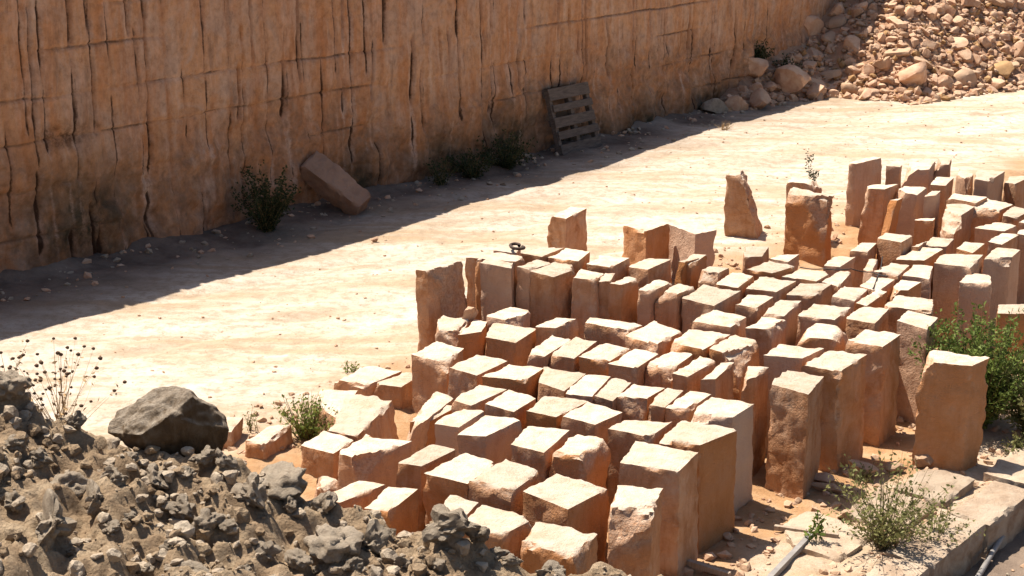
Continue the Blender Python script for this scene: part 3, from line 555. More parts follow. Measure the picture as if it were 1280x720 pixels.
# ------------------------------------------------------------------ ground
def g_yard(x, y):
    u = .78 * x - .62 * y
    t = -.36 * sstep(-10.4, -7.2, u) - .26 * sstep(-5.05, -4.85, u)
    return t * (1 - sstep(-4.0, 1.0, u) * .35)
def ground_z(x, y):
    x = np.asarray(x, float); y = np.asarray(y, float); sh = x.shape; x = x.ravel(); y = y.ravel()
    z = g_yard(x, y) + .035 * fbm(xyz(x, y), .35, 3, 3) + .018 * fbm(xyz(x, y), 1.6, 4, 4)
    # shallow wheel ruts along the road
    v = .70 * x - .72 * y
    z = z - .03 * np.exp(-((np.mod(v + .35 * np.sin(y * .22) + 50, 1.75) - .6) / .16) ** 2) * sstep(-12.0, -13.0, v) * sstep(-21, -18, v)
    z = z + .15 * np.exp(-((x + 1.3) ** 2 + (y - 12.5) ** 2) / .9)
    return z.reshape(sh)
def build_ground():
    def axis(a, b, st):
        k = np.arange(a, b, st); o = [1.1 ** i for i in range(1, 62)]
        ext = np.cumsum(np.array(o) * st)
        return np.concatenate([(a - ext)[::-1], k, k[-1] + ext])
    X = axis(-8, 13, .06); Y = axis(8.5, 37, .06)
    gx, gy = np.meshgrid(X, Y, indexing='ij'); x, y = gx.ravel(), gy.ravel()
    z = ground_z(x, y); near = (np.abs(x) < 25) & (y > 0) & (y < 60)
    wd = np.full(x.shape, 9.); wd[near] = wall_dist(x[near], y[near])
    z = z + .10 * np.exp(-np.clip(wd, 0, 9) / .35) * (1 + .6 * fbm(xyz(x, y), 1.5, 3, 5)) * near
    z = z + .03 * np.clip(fbm(xyz(x, y), 4., 3, 6), 0, 1) * (np.exp(-np.clip(wd - .2, 0, 9) / .5) + sstep(-10.6, -9.8, .78 * x - .62 * y))
    u = .78 * x - .62 * y
    sand = sstep(-10.9, -9.9, u + .5 * fbm(xyz(x, y), .9, 4, 7)) * sstep(34, 24, y) * (1 - .75 * sstep(-6.1, -5.5, u + .3 * fbm(xyz(x, y), 1.5, 3, 15)))
    dirt_shade = np.clip(np.exp(-np.clip(wd - .3, 0, 9) / .95) * (1.1 + .5 * fbm(xyz(x, y), 1.1, 4, 8)), 0, 1) * near  # dark soil at the wall foot, widened to paint in the wall's shade
    dirt_shade = np.maximum(dirt_shade, sstep(-5.0, -4.8, u) * sstep(25, 18, y) * .9)
    vv = .70 * x - .72 * y + .5 * np.sin(y * .16) + .12 * fbm(xyz(x, y), .5, 3, 9); track = np.zeros_like(x)
    for c_, w_ in ((-14.6, .22), (-16.1, .24), (-13.2, .3), (-17.6, .25), (-15.1, .14), (-12.6, .18)):
        track = np.maximum(track, np.exp(-((vv - c_) / w_) ** 2))
    track = track * np.clip(.75 + fbm(xyz(x, y), 1.3, 4, 10), 0, 1)
    me = mesh_np('ground', xyz(x, y, z), grid_faces(len(X), len(Y)), M_GROUND, True, {'sand': sand, 'dirt_shade': dirt_shade, 'track': track})
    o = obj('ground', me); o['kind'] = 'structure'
build_ground()
def gz(x, y): return float(ground_z(np.array([x]), np.array([y]))[0])

# ------------------------------------------------------------------ stone block builder
def block_mesh(name, quad, h, seed, chips=(), step=.036, rough=1., spread=.02, mat=None, lump=0.):
    """rough sawn block: quad is the top outline (L, B, R, F), local metres; base at z=0"""
    r = random.Random(seed)
    q = np.array([(*p, 0) for p in quad])
    L_, B_, R_, F_ = q
    e1 = (np.linalg.norm(B_ - L_) + np.linalg.norm(R_ - F_)) / 2; e2 = (np.linalg.norm(F_ - L_) + np.linalg.norm(R_ - B_)) / 2
    n2 = max(5, int(e2 / step) + 1); n1 = max(5, int(e1 / step) + 1); nh = max(4, int(h / step) + 1)
    bm_idx = {}; pts = []; faces = []
    def vid(i, j, k):
        key = (i, j, k)
        if key not in bm_idx: bm_idx[key] = len(pts); pts.append(key)
        return bm_idx[key]
    for i in range(n2):
        for j in range(n1):
            faces.append([vid(i, j, nh), vid(i + 1, j, nh), vid(i + 1, j + 1, nh), vid(i, j + 1, nh)])
            faces.append([vid(i, j, 0), vid(i, j + 1, 0), vid(i + 1, j + 1, 0), vid(i + 1, j, 0)])
    for i in range(n2):
        for k in range(nh):
            faces.append([vid(i, 0, k), vid(i + 1, 0, k), vid(i + 1, 0, k + 1), vid(i, 0, k + 1)])
            faces.append([vid(i, n1, k), vid(i, n1, k + 1), vid(i + 1, n1, k + 1), vid(i + 1, n1, k)])
    for j in range(n1):
        for k in range(nh):
            faces.append([vid(0, j, k), vid(0, j, k + 1), vid(0, j + 1, k + 1), vid(0, j + 1, k)])
            faces.append([vid(n2, j, k), vid(n2, j + 1, k), vid(n2, j + 1, k + 1), vid(n2, j, k + 1)])
    I = np.array(pts, float)
    a = I[:, 0] / n2; b = I[:, 1] / n1; c = I[:, 2] / nh
    xy = (L_[None] * ((1 - a) * (1 - b))[:, None] + F_[None] * (a * (1 - b))[:, None] + B_[None] * ((1 - a) * b)[:, None] + R_[None] * (a * b)[:, None])
    cen = q.mean(0)
    grow = 1 + spread * (1 - c)
    base_shift = np.array([r.uniform(-.015, .015), r.uniform(-.015, .015), 0])
    Pn = cen + (xy - cen) * grow[:, None] + base_shift * (1 - c)[:, None]
    Pn[:, 2] = c * h
    ax2 = (F_ - L_) + (R_ - B_); ax2 /= np.linalg.norm(ax2); ax1 = np.array([-ax2[1], ax2[0], 0]); up = np.array([0, 0, 1.])
    if np.dot(ax1, B_ - L_) < 0: ax1 = -ax1
    org = np.array([r.uniform(0, 99), r.uniform(0, 99), r.uniform(0, 99)])
    # face-scale unevenness
    d2 = np.minimum(a, 1 - a) * e2; d1 = np.minimum(b, 1 - b) * e1; dz = np.minimum(c * h + .2, (1 - c) * h)
    on2 = (d2 < 1e-6); on1 = (d1 < 1e-6); onz = ((1 - c) * h < 1e-6)
    sg2 = np.where(a > .5, 1., -1.); sg1 = np.where(b > .5, 1., -1.)
    k1 = fbm(Pn + org, 2.6, 3, seed); k2 = fbm(Pn + org + 31, 9, 3, seed + 5); k3 = fbm(Pn + org + 77, 24, 2, seed + 9)
    amp = (.009 * k1 + .006 * k2 + .004 * k3) * rough
    off = on2[:, None] * sg2[:, None] * ax2 * amp[:, None] + on1[:, None] * sg1[:, None] * ax1 * amp[:, None]
    tilt = (a - .5) * r.uniform(-.02, .02) + (b - .5) * r.uniform(-.02, .02)
    off = off + onz[:, None] * up * (.005 * k1 + .004 * k2 + .004 * k3)[:, None] * rough + up * (tilt * c)[:, None]
    # worn, nibbled edges
    en = np.clip(fbm(Pn + org + 13, 5.5, 3, seed + 21) - .2, 0, 1.2)
    rad = .005 + .036 * en * rough
    ds = np.stack([d2, d1, dz], 1)
    inw = [-sg2[:, None] * ax2, -sg1[:, None] * ax1, -up[None] * np.ones((len(a), 1))]
    dsort = np.sort(ds, 1); second = dsort[:, 1]; w = np.clip(1 - second / rad, 0, 1)
    broken = np.clip(w * (rad > .024) * 1.3, 0, 1)
    for kx in range(3):
        m_ = (ds[:, kx] < rad)
        off = off + inw[kx] * (m_ * np.clip(rad - ds[:, kx], 0, 1) * .55 * w)[:, None]
    Pn = Pn + off
    for (pu, pv, pw, m2, m1, mz) in chips:
        pt = (L_ * ((1 - pu) * (1 - pv)) + F_ * (pu * (1 - pv)) + B_ * ((1 - pu) * pv) + R_ * (pu * pv)) + up * (pw * h)
        nn = ax2 * m2 + ax1 * m1 + up * mz; nn = nn / np.linalg.norm(nn)
        sd = (Pn - pt) @ nn + .035 * fbm(Pn + org, 5, 3, seed + 33) + .012 * fbm(Pn + org, 20, 2, seed + 34)
        cut = np.clip(sd, 0, 9)
        Pn = Pn - nn[None] * cut[:, None]
        broken = np.maximum(broken, sstep(.0, .02, cut))
    if lump:
        Pn = Pn + (lump * fbm(Pn + org, 3.5, 4, seed + 44))[:, None] * np.stack([on2 * sg2, on1 * sg1, 0 * a], 1)[:, :1] * ax2
    Pn[:, 2] = np.where(c < 1e-6, 0, Pn[:, 2])
    cr = np.cross(F_ - L_, B_ - L_)[2]
    fc = np.array(faces)
    if cr < 0: fc = fc[:, ::-1]
    me = mesh_np(name, Pn, fc, mat or M_BLOCK, True, {'broken': broken})
    me.set_sharp_from_angle(angle=math.radians(38))
    return me

ROW_TEXT = {'E': 'the row nearest the grey spoil heap', 'D': 'the second row from the spoil heap', 'C': 'the third row from the spoil heap',
    'B': 'the fourth row from the spoil heap', 'A': 'the fifth row from the spoil heap', 'Y': 'the sixth row from the spoil heap',
    'Z': 'the row below the taller blocks', 'X': 'the three-block row before the tall ends', 'P': 'the front row of taller blocks',
    'O': 'the second row of taller blocks', 'N': 'the third band of taller blocks', 'M': 'the band behind the green bush',
    'K': 'the far jumbled cluster', 'F': 'the flat blocks at the road edge', 'G': 'the low blocks behind the heap'}
ORD = ['first', 'second', 'third', 'fourth', 'fifth', 'sixth', 'seventh', 'eighth', 'ninth', 'tenth', 'eleventh', 'twelfth', 'thirteenth', 'fourteenth', 'fifteenth',
       'sixteenth', 'seventeenth', 'eighteenth', 'nineteenth', 'twentieth', 'twenty-first', 'twenty-second', 'twenty-third', 'twenty-fourth', 'twenty-fifth', 'twenty-sixth', 'twenty-seventh', 'twenty-eighth']
LABEL = {
 'P0': 'tall block with its upper right side broken away, at the left corner by the road',
 'P0b': 'dark shaded block wedged just behind the broken corner block by the road',
 'A1': 'chipped leftmost block of its row, standing beside the sunny road',
 'A10': 'tall end block with a grey right face, between two orange end blocks',
 'B6': 'tall end block with a broad plain orange right face',
 'C4': 'block with a rounded broken orange right side, third row from the heap',
 'C5': 'wide topped tall end block nearest the wooden stake',
 'D5': 'upright block with a pitted broken top at the bottom edge',
 'E1': 'narrow block with a big curved orange right face behind the grey clods',
 'E4': 'wide rough topped block at the bottom edge, touching the spoil heap',
 'G2': 'low block with a pale chipped right corner behind the largest grey clod',
 'G4': 'small low stone just right of the dark boulder',
 'G5': 'small broken stone between the largest grey clod and the low blocks',
 'F3': 'wide tilted slab topped block just right of the bushy roadside weed',
 'F4': 'flat tilted block half hidden behind the bushy roadside weed',
 'H1': 'tilted block with a sloping broken left end, in the gap behind flat blocks',
 'H2': 'narrow low block with a red side right of the tilted broken block',
 'Q1': 'slim tall end block with a neat square top, free on its right',
 'Q2': 'narrow tall block with a slanted broken top beside the slim square topped block',
 'P13': 'tall end block with a rough stained face, right of the slim square topped one',
 'O13': 'tall end block with a flat level top and a pale patch down its edge',
 'N18': 'tall dark faced end block touching the left side of the green bush',
 'N17': 'very wide flat topped block at the bush, behind the dark faced end block',
 'S1': 'block with a ragged left edge standing apart beyond the taller rows',
 'S2': 'squared red block standing apart, left of its paler neighbour',
 'S3': 'pale long block standing apart, right of the squared red block',
 'S4': 'lone upright block broken to a slanting wedge, out on the sandy road edge',
 'S5': 'wide rough faced block standing apart in front of the dark seedling',
 'S6': 'half hidden block behind the wide rough faced one, beside the seedling',
 'V1': 'lone upright block with a ragged left edge beside the green bush',
 'K1': 'tall thin block at the left end of the far cluster',
 'K14': 'sunlit slanting block with a broken sloping top in the far cluster',
 'M5': 'tall block with a broken top at the right edge behind the bush',
 'M4': 'broad block with a wide shaded front left of the broken right edge block',
 'M8': 'low pale block at the right edge, level with the bush top',
 'Z1': 'crumbling block with a rounded broken front at the foot of the broken corner block',
 'X1': 'wide chipped topped block, middle of the short three-block row',
 'X2': 'block with a broken rounded orange right side ending the short row',
}
def _label_blocks():
    rows = {}
    for b in BLOCKS:
        rows.setdefault(b[1], []).append(b)
    for row, bs in rows.items():
        bs.sort(key=lambda b: b[2] / (b[3] * .966 + (5 - b[4]) * .259))
        for i, b in enumerate(bs):
            if b[0] in LABEL: continue
            q = b[6]; e2 = math.dist(q[0], q[3]); e1 = math.dist(q[0], q[1])
            adj = 'narrow' if e2 < .215 else 'broad' if e2 > .345 else 'pale topped'
            LABEL[b[0]] = '%s stone block, %s from the left in %s' % (adj, ORD[i], ROW_TEXT[row])
_label_blocks()


CH = {  # broken corners: (along front edge, along depth, height, normal along front, normal along depth, normal up)
 'P0': [(.42, .5, 1., .80, 0, .55), (.8, .5, .55, 1, 0, .12)], 'P3': [(.95, .55, 1., .8, .3, .5)], 'P8': [(.5, 0, .93, 0, -1, .5)],
 'P11': [(.75, .3, 1., .85, -.2, .5)], 'C4': [(.82, .35, 1., .75, .1, .45), (.98, .0, .8, .7, -.7, .1)], 'D5': [(.35, .32, 1., -.25, -.8, .55), (.4, .02, .82, 0, -1, .15)],
 'G2': [(.72, .1, 1., .8, -.6, .35)], 'E1': [(.95, .2, 1, .9, -.2, .35)], 'E3': [(.7, .08, 1, .5, -.7, .5), (.93, .6, 1, .9, .1, .5)],
 'E4': [(.15, .0, .95, -.3, -.8, .4), (.93, .5, 1., .9, 0, .5)], 'X1': [(.9, .5, 1, .8, 0, .5), (.3, .05, 1, -.2, -.8, .5)], 'X2': [(.72, .4, 1, .85, -.1, .45)],
 'Y5': [(.3, .1, 1, -.3, -.6, .7), (.75, .2, 1, .4, -.5, .6)], 'Y3': [(.8, .05, .95, .3, -.8, .4)], 'Z1': [(.1, .1, .95, -.7, -.5, .4), (.8, .2, .95, .5, -.6, .5)],
 'Z6': [(.75, .1, 1, .35, -.75, .5)], 'Z5': [(.85, .4, 1, .7, -.4, .5)], 'X0': [(.85, .05, 1, .4, -.7, .5)], 'Z4': [(.8, .3, 1, .9, -.1, .25)],
 'Q1': [], 'Q2': [(.3, .5, 1, -.7, 0, .7)], 'V1': [(.12, .3, .97, -.8, -.25, .5), (.0, .3, .55, -1, 0, .05)],
 'S4': [(.42, .3, 1., .94, .12, .33), (.3, .1, .985, .1, -.8, .6)], 'S1': [(.12, .5, .9, -.9, 0, .35)], 'S5': [(.2, .1, .93, -.2, -.7, .5), (.75, .02, .55, .5, -.8, .3)],
 'S6': [(.7, .5, 1, .6, 0, .8)], 'K14': [(.55, .3, .95, -.45, -.5, .7)], 'K5': [(.2, .5, .97, -.6, 0, .6)], 'K13': [(.15, .5, 1, -.6, -.2, .7)], 'K15': [(.6, .1, .97, .1, -.7, .55)],
 'K6': [(.3, .5, 1, -.8, 0, .6)], 'K7': [(.1, .1, .8, -.8, -.5, .2)], 'K2': [(.0, .2, .8, -.9, -.2, .2)], 'M5': [(.45, .1, 1, .2, -.8, .6)], 'N15': [(.15, .2, 1, -.6, -.4, .6)],
 'M10': [(.3, .2, .97, -.5, -.5, .6)], 'A1': [(.55, .12, 1, .25, -.7, .7), (.9, .1, 1, .6, -.6, .45)], 'A7': [(.1, .1, 1, -.5, -.7, .5), (.55, .05, .9, .1, -.9, .4)], 'A10': [(.25, .15, 1, -.3, -.5, .8)],
 'H1': [(.5, .3, 1, -.5, -.3, .7), (.2, .05, .8, -.6, -.7, .2)], 'C5': [(.93, .1, 1, .7, -.4, .6)], 'D3': [(.75, .06, 1, .2, -.7, .6), (.95, .5, 1, .8, 0, .6)], 'B6': [(.15, .1, 1, -.5, -.5, .7)],
 'P13': [(.55, .03, 1, .1, -.8, .5)], 'O13': [(.9, .1, 1, .7, -.5, .5)], 'O7': [(.15, .2, 1, -.7, -.4, .4), (.5, .05, .95, 0, -.8, .5)], 'O12': [(.1, .2, 1, -.6, -.3, .6), (.85, .5, 1, .7, .1, .6)],
 'F1': [(.1, .5, .9, -.5, 0, .8)],  'G5': [(.3, .3, .9, -.5, -.5, .6), (.8, .5, .9, .6, 0, .7)], 'N8': [(.1, .4, 1, -.6, 0, .7)], 'Y1': [(.05, .1, .95, -.6, -.6, .4)],
}
ROUGH = {'F3': 1.5, 'S1': 1.6, 'S2': 1.4, 'S3': 1.5, 'V1': 1.7, 'S5': 1.8, 'S4': 1.7, 'P13': 1.8, 'O13': 1.6, 'Z1': 1.8, 'Q1': 1.3, 'K14': 1.6, 'H1': 1.6, 'Q2': 1.5, 'E4': 1.5, 'D5': 1.6, 'X2': 1.4, 'C4': 1.4, 'G2': 1.4, 'G4': 1.6, 'G5': 1.8}
TILT = {'F3': (.10, -.10), 'F4': (.05, .08), 'H1': (.05, .16), 'K3': (-.05, .2), 'O5b': (.0, .12), 'K20': (0, .1), 'K14': (.0, .05)}
TONE = {'V1': .12, 'S5': .08, 'S4': .3, 'E1': .05, 'B6': .08, 'A10': .98, 'C4': .08, 'P13': .2, 'S2': .1, 'S3': .95, 'Q1': .5, 'X2': .1, 'K11': .9, 'K5': .9, 'S1': .6}
def build_blocks():
    for n, (bid, row, x, y, ztop, g, quad) in enumerate(BLOCKS):
        q = [Vector((*p, 0)) for p in quad]; cen = sum(q, Vector()) / 4
        q = [cen + (p - cen) * 1.03 for p in q]
        base = min(gz(x, y), g) - .04
        seed = 100 + n * 13; r = random.Random(seed)
        ch = list(CH.get(bid, []))
        for _ in range(r.choice((0, 0, 1))):
            pu, pv = r.choice(((.93, .07), (.07, .07), (.93, .9), (.5, .03), (.97, .5), (.05, .5)))
            k = r.uniform(.2, .8)
            ch.append((pu, pv, 1.01 - .01 * k, (pu - .5) * 1.8, (pv - .5) * 1.8, r.uniform(.4, .9)))
        me = block_mesh('stone_block', [(p.x, p.y) for p in q], ztop - base, seed, ch, step=.036 if y < 17 else .046, rough=ROUGH.get(bid, 1.))
        o = obj('stone_block', me, loc=(x, y, base))
        rt = random.Random(seed * 3 + 1); o.color = (TONE.get(bid, rt.random()), rt.uniform(.25, .8) if row in 'PONQMX' else rt.uniform(.55, 1.), rt.random(), 1)
        if bid in TILT: o.rotation_euler = (TILT[bid][0], TILT[bid][1], 0)
        tag(o, LABEL[bid], 'stone block', 'sawn limestone blocks stacked in the yard')
build_blocks()

# ------------------------------------------------------------------ rocks
def rock_mesh(name, seed, mat, sub=3, angular=True, lump=.12, flat=.75):
    bm = bmesh.new(); bmesh.ops.create_icosphere(bm, subdivisions=sub, radius=.5)
    V = np.array([v.co[:] for v in bm.verts]); Fc = np.array([[v.index for v in f.verts] for f in bm.faces]); bm.free()
    r = random.Random(seed); org = np.array([r.uniform(0, 90) for _ in range(3)])
    if angular:
        for _ in range(9):
            n = np.array([r.gauss(0, 1), r.gauss(0, 1), r.gauss(0, 1)]); n /= np.linalg.norm(n)
            sd = V @ n - r.uniform(.21, .38); V = V - n * np.clip(sd, 0, 1)[:, None] * .94
    nrm = V / np.linalg.norm(V, axis=1)[:, None]
    V = V + nrm * (lump * fbm(V + org, 2.6, 2, seed) + lump * .5 * fbm(V + org, 7, 3, seed + 3))[:, None]
    sx, sy, sz = r.uniform(.85, 1.1), r.uniform(.65, 1.), r.uniform(.55, flat)
    V = V * np.array([sx, sy, sz])
    V = V / (V[:, 0].max() - V[:, 0].min())
    V[:, 2] -= V[:, 2].min()
    me = mesh_np(name, V, Fc, mat, True)
    me.set_sharp_from_angle(angle=math.radians(30 if angular else 60))
    return me

def scatter_mesh(name, P, sizes, mats, seed, sub=1, angular=True, mi=None, kinds=10):
    """many small stones merged in one mass"""
    protos = []
    for k in range(kinds):
        me = rock_mesh('pebble', seed + k * 7, mats[0], sub, angular, .1)
        v = np.empty(len(me.vertices) * 3, np.float32); me.vertices.foreach_get('co', v); v = v.reshape(-1, 3)
        f = np.array([p.vertices[:] for p in me.polygons]); protos.append((v - np.array([0, 0, v[:, 2].max() * .35]), f)); bpy.data.meshes.remove(me)
    Rn = np.random.RandomState(seed); VV = []; FF = []; MI = []; o = 0
    for i, (p, s) in enumerate(zip(P, sizes)):
        v, f = protos[Rn.randint(kinds)]
        q = Matrix.Rotation(Rn.rand() * 6.28, 3, 'Z') @ Matrix.Rotation(Rn.randn() * .5, 3, 'X')
        VV.append((v * s) @ np.array(q).T + p); FF.append(f + o); o += len(v)
        MI.append(np.full(len(f), 0 if mi is None else mi[i]))
    me = mesh_np(name, np.concatenate(VV), np.concatenate(FF), mats, False, mi=np.concatenate(MI))
    return me

# ------------------------------------------------------------------ rubble slope at the end of the road
_fx = np.array([p[0] for p in SCREE_FOOT]); _fy = np.array([p[1] for p in SCREE_FOOT])
def scree_z(x, y):
    x = np.asarray(x, float); y = np.asarray(y, float)
    d = y - np.interp(x, _fx, _fy)
    lead = np.clip((x - 3.7) / 1.2, 0, 1)
    z = np.where(d > 0, .60 * d, .25 * d) * lead - .05
    z = np.minimum(z, 3.0 + .25 * (z - 3.0))
    return z + .10 * fbm(xyz(x, y), .9, 3, 120) * sstep(0, .6, d) + .04 * fbm(xyz(x, y), 3, 3, 121) * sstep(-.1, .3, d)
def build_scree():
    X = np.arange(3.4, 24, .10); Y = np.arange(30.5, 48, .10)
    gx, gy = np.meshgrid(X, Y, indexing='ij'); x, y = gx.ravel(), gy.ravel()
    z = scree_z(x, y)
    me = mesh_np('rubble_slope', xyz(x, y, z), grid_faces(len(X), len(Y)), M_SCREE_SOIL)
    o = obj('rubble_slope', me); o['kind'] = 'structure'
    R = np.random.RandomState(5)
    # the many small stones
    n = 5200; px = R.uniform(3.9, 13.8, n); d = R.uniform(-.25, 4.6, n) ** 1.0; py = np.interp(px, _fx, _fy) + d
    keep = wall_dist(px, py) > .1
    px, py = px[keep], py[keep]; sz = .06 + .16 * R.rand(len(px)) ** 2
    P = np.stack([px, py, scree_z(px, py) + .01], 1)
    P[:, 2] = np.maximum(P[:, 2], ground_z(px, py))
    me = scatter_mesh('rubble_stones', P, sz, [M_SCREE, M_SCREE_PALE, M_SCREE_YELLOW], 31, 1, True, R.choice([0, 0, 0, 0, 1, 2], len(P)))
    o = obj('rubble_stones', me); o['kind'] = 'stuff'; o['label'] = 'small pale orange stones covering the rubble slope'
    protos = [rock_mesh('rubble_boulder', 700 + k, [M_SCREE, M_SCREE, M_SCREE, M_SCREE_PALE, M_SCREE][k % 5], 3, True, .03, .85) for k in range(14)]
    placed = []
    def put(x, y, s, me, label, rot=None, sink=.3, group='boulders on the rubble slope', zz=None):
        o = obj('rubble_boulder', me); z = max(float(scree_z(np.array([x]), np.array([y]))[0]), gz(x, y)) if zz is None else zz
        o.location = (x, y, z - s * .6 * sink); o.scale = (s, s * R.uniform(.8, 1.05), s * R.uniform(.8, 1.1))
        o.rotation_euler = rot or (R.normal() * .35 + .2, R.normal() * .3, R.rand() * 6.28)
        tag(o, label, 'boulder', group); placed.append((x, y, s))
    YEL = rock_mesh('rubble_boulder', 731, M_SCREE_YELLOW, 3, True, .05, .8); PAL = rock_mesh('rubble_boulder', 745, M_SCREE_PALE, 3, True, .04, .7)
    SLAB = rock_mesh('rubble_boulder', 757, M_SCREE, 3, True, .04, .6)
    for x, y, s, me, lab, rot in SPECIAL_BOULDERS(YEL, PAL, SLAB, protos):
        put(x, y, s, me, lab, rot)
    tries = 0
    while len(placed) < 300 and tries < 30000:
        tries += 1
        s = .22 + .45 * R.rand() ** 2.2
        x = R.uniform(4.2, 13.2); d = R.uniform(-.15, 4.0); y = float(np.interp(x, _fx, _fy)) + d
        if wall_dist([x], [y])[0] < .3 or (x < 5.2 and d > 1.4): continue
        if any((x - a) ** 2 + (y - b) ** 2 < (.36 * (s + c)) ** 2 for a, b, c in placed): continue
        shade = x < 6.6 + .36 * d
        put(x, y, s, protos[R.randint(14)], 'angular boulder lying in the shaded corner of the rubble slope' if shade else 'sunlit pale orange boulder lying among rubble on the slope')
def SPECIAL_BOULDERS(YEL, PAL, SLAB, protos):
    T = SCREE_MARKS
    L = ['large tan slab tilted against rubble, below the top edge of the picture', 'yellowish block shaped boulder at the right end of the rubble', 'round pale boulder low on the rubble right of a split one',
         'biggest brown boulder perched in the shaded corner against the face', 'long pale boulder lying at the toe of the rubble', 'wide peach slab in the middle of the sunny rubble',
         'grey pale slab high on the rubble at the top right', 'orange boulder half in shadow where sun meets shade', 'split pale boulder at the sunny toe of the rubble', 'pale knob shaped stone lowest at the rubble toe']
    S = [.62, .62, .5, .85, .62, .7, .5, .6, .5, .42]; Ms = [PAL, YEL, PAL, SLAB, PAL, SLAB, PAL, protos[2], protos[3], PAL]
    return [(T[i][0], T[i][1], S[i], Ms[i], L[i], (.35, -.2, i * 1.1)) for i in range(10)]

build_scree()

# ------------------------------------------------------------------ grey spoil heap in front
_cx = np.array([c[0] for c in CREST]); _cy = np.array([c[1] for c in CREST]); _cz = np.array([c[2] for c in CREST])
def heap_z(x, y):
    x = np.asarray(x, float); y = np.asarray(y, float)
    Yc = np.interp(x, _cx, _cy); zc = np.interp(x, _cx, _cz)
    d = Yc - y
    base = np.where(d > 0, zc - .13 * d, zc + 1.05 * d)
    base = base + .07 * np.exp(-((d + .1) / .35) ** 2)
    P = xyz(x, y)
    vis = sstep(-.5, .05, d)
    b = .11 * fbm(P, 1.7, 3, 140) + .13 * np.abs(fbm(P, 3.0, 4, 141)) - .03 + .04 * fbm(P, 9, 3, 143) + .012 * fbm(P, 24, 2, 144)
    return base + b * vis - .03
def build_heap():
    X = np.concatenate([np.arange(-10, -5.2, .12), np.arange(-5.2, 1.9, .022)]); Y = np.concatenate([np.arange(2.0, 6.8, .12), np.arange(6.8, 10.2, .022), np.arange(10.2, 12.4, .08)])
    gx, gy = np.meshgrid(X, Y, indexing='ij'); x, y = gx.ravel(), gy.ravel()
    me = mesh_np('spoil_heap', xyz(x, y, np.maximum(heap_z(x, y), -.75)), grid_faces(len(X), len(Y)), M_HEAP)
    o = obj('spoil_heap', me); o['kind'] = 'structure'
    R = np.random.RandomState(9)
    n = 5500; px = R.uniform(-4.2, 1.2, n); py = np.interp(px, _cx, _cy) - R.uniform(-.25, 2.4, n)
    s = .014 + .095 * R.rand(n) ** 2.8
    clump = fbm(xyz(px, py), 1.6, 3, 150); k = clump > R.uniform(-.9, .5, n); px, py, s = px[k], py[k], s[k]
    P = np.stack([px, py, heap_z(px, py) + .1 * s], 1)
    me = scatter_mesh('spoil_gravel', P, s, [M_CLOD, M_HEAP], 55, 2, True, R.choice([0, 1], len(P)))
    o = obj('spoil_gravel', me); o['kind'] = 'stuff'; o['label'] = 'loose grey crumbs and gravel over the spoil heap'
    protos = [rock_mesh('spoil_clod', 900 + k, M_CLOD, 4, k % 2 == 0, .21, .85) for k in range(8)]
    bould = rock_mesh('dark_boulder', 993, M_BOULDER, 6, True, .055, .62)
    for i, (x, y, w, kind) in enumerate(HEAP_ROCKS):
        if kind:
            o = obj('dark_boulder', bould); o.location = (x, y + .05, float(heap_z(np.array([x]), np.array([y]))[0]) - .15); o.scale = (w * 1.02, w * .9, w * 1.75); o.rotation_euler = (-.06, .06, .25)
            tag(o, 'large dark brown boulder with grey top on the crest of the grey spoil heap', 'boulder'); continue
        o = obj('spoil_clod', protos[1 if i == 2 else i % 8]); zz = float(heap_z(np.array([x]), np.array([y]))[0])
        o.location = (x, y, zz - w * .16); o.scale = (w, w * R.uniform(.8, 1.1), w * R.uniform(.8, 1.1)); o.rotation_euler = (R.normal() * .2, R.normal() * .2, R.rand() * 6.28)
        tag(o, CLOD_LABEL.get(i, 'small grey lump of hardened soil lying on the spoil heap'), 'rock', 'lumps on the grey spoil heap')
CLOD_LABEL = {1: 'dark lumpy rock at the left edge, crowning the grey spoil heap', 2: 'largest grey clod on the heap crest, in front of the low blocks',
  3: 'grey stone leaning against the right side of the dark boulder', 11: 'big lump with a dark face left of centre on the spoil heap',
  18: 'large dark faced lump at the bottom left corner of the heap', 25: 'wide dark faced lump at the bottom of the heap, below the row of blocks',
  30: 'dark hollowed lump at the right end of the spoil heap'}

build_heap()

# ------------------------------------------------------------------ loose stones, ledge, poles
def build_gravel():
    R = np.random.RandomState(21); P = []; S = []; MI = []
    def add(x, y, s, m, lift=0.): P.append((x, y, gz(x, y) + lift)); S.append(s); MI.append(m)
    for _ in range(900):                       # foot of the face
        s_ = R.uniform(4, 27); x0, y0 = wall_xy(s_); nx, ny = wall_n(s_); d = .1 + R.rand() ** 2.2 * 1.1
        add(float(x0 + nx * d), float(y0 + ny * d), .025 + .10 * R.rand() ** 3, R.choice([0, 1, 1]), .08 * math.exp(-d / .3))
    for _ in range(2200):                       # road
        add(R.uniform(-6, 11), R.uniform(13, 34), .012 + .04 * R.rand() ** 3, R.choice([0, 2]))
    for _ in range(2600):                      # between and beside the blocks
        v = R.uniform(8.5, 21); u = R.uniform(-6.5, -4.8) if R.rand() < .75 else R.uniform(-10.8, -9.6)
        x = (.78 * u + .62 * v) / .993; y = (-.62 * u + .78 * v) / .993
        add(x, y, .015 + .10 * R.rand() ** 2.6, R.choice([0, 2, 2]))
    for _ in range(500):
        v = R.uniform(8.5, 16); u = R.uniform(-4.6, -2.6); x = .78 * u + .62 * v; y = -.62 * u + .78 * v
        add(x, y, .03 + .12 * R.rand() ** 2.5, R.choice([1, 1, 2]))
    me = scatter_mesh('loose_stones', np.array(P), S, [M_SCREE, M_CLOD, M_SCREE_PALE], 63, 1, True, MI)
    o = obj('loose_stones', me); o['kind'] = 'stuff'; o['label'] = 'small loose stones and chippings scattered over the quarry floor'
build_gravel()

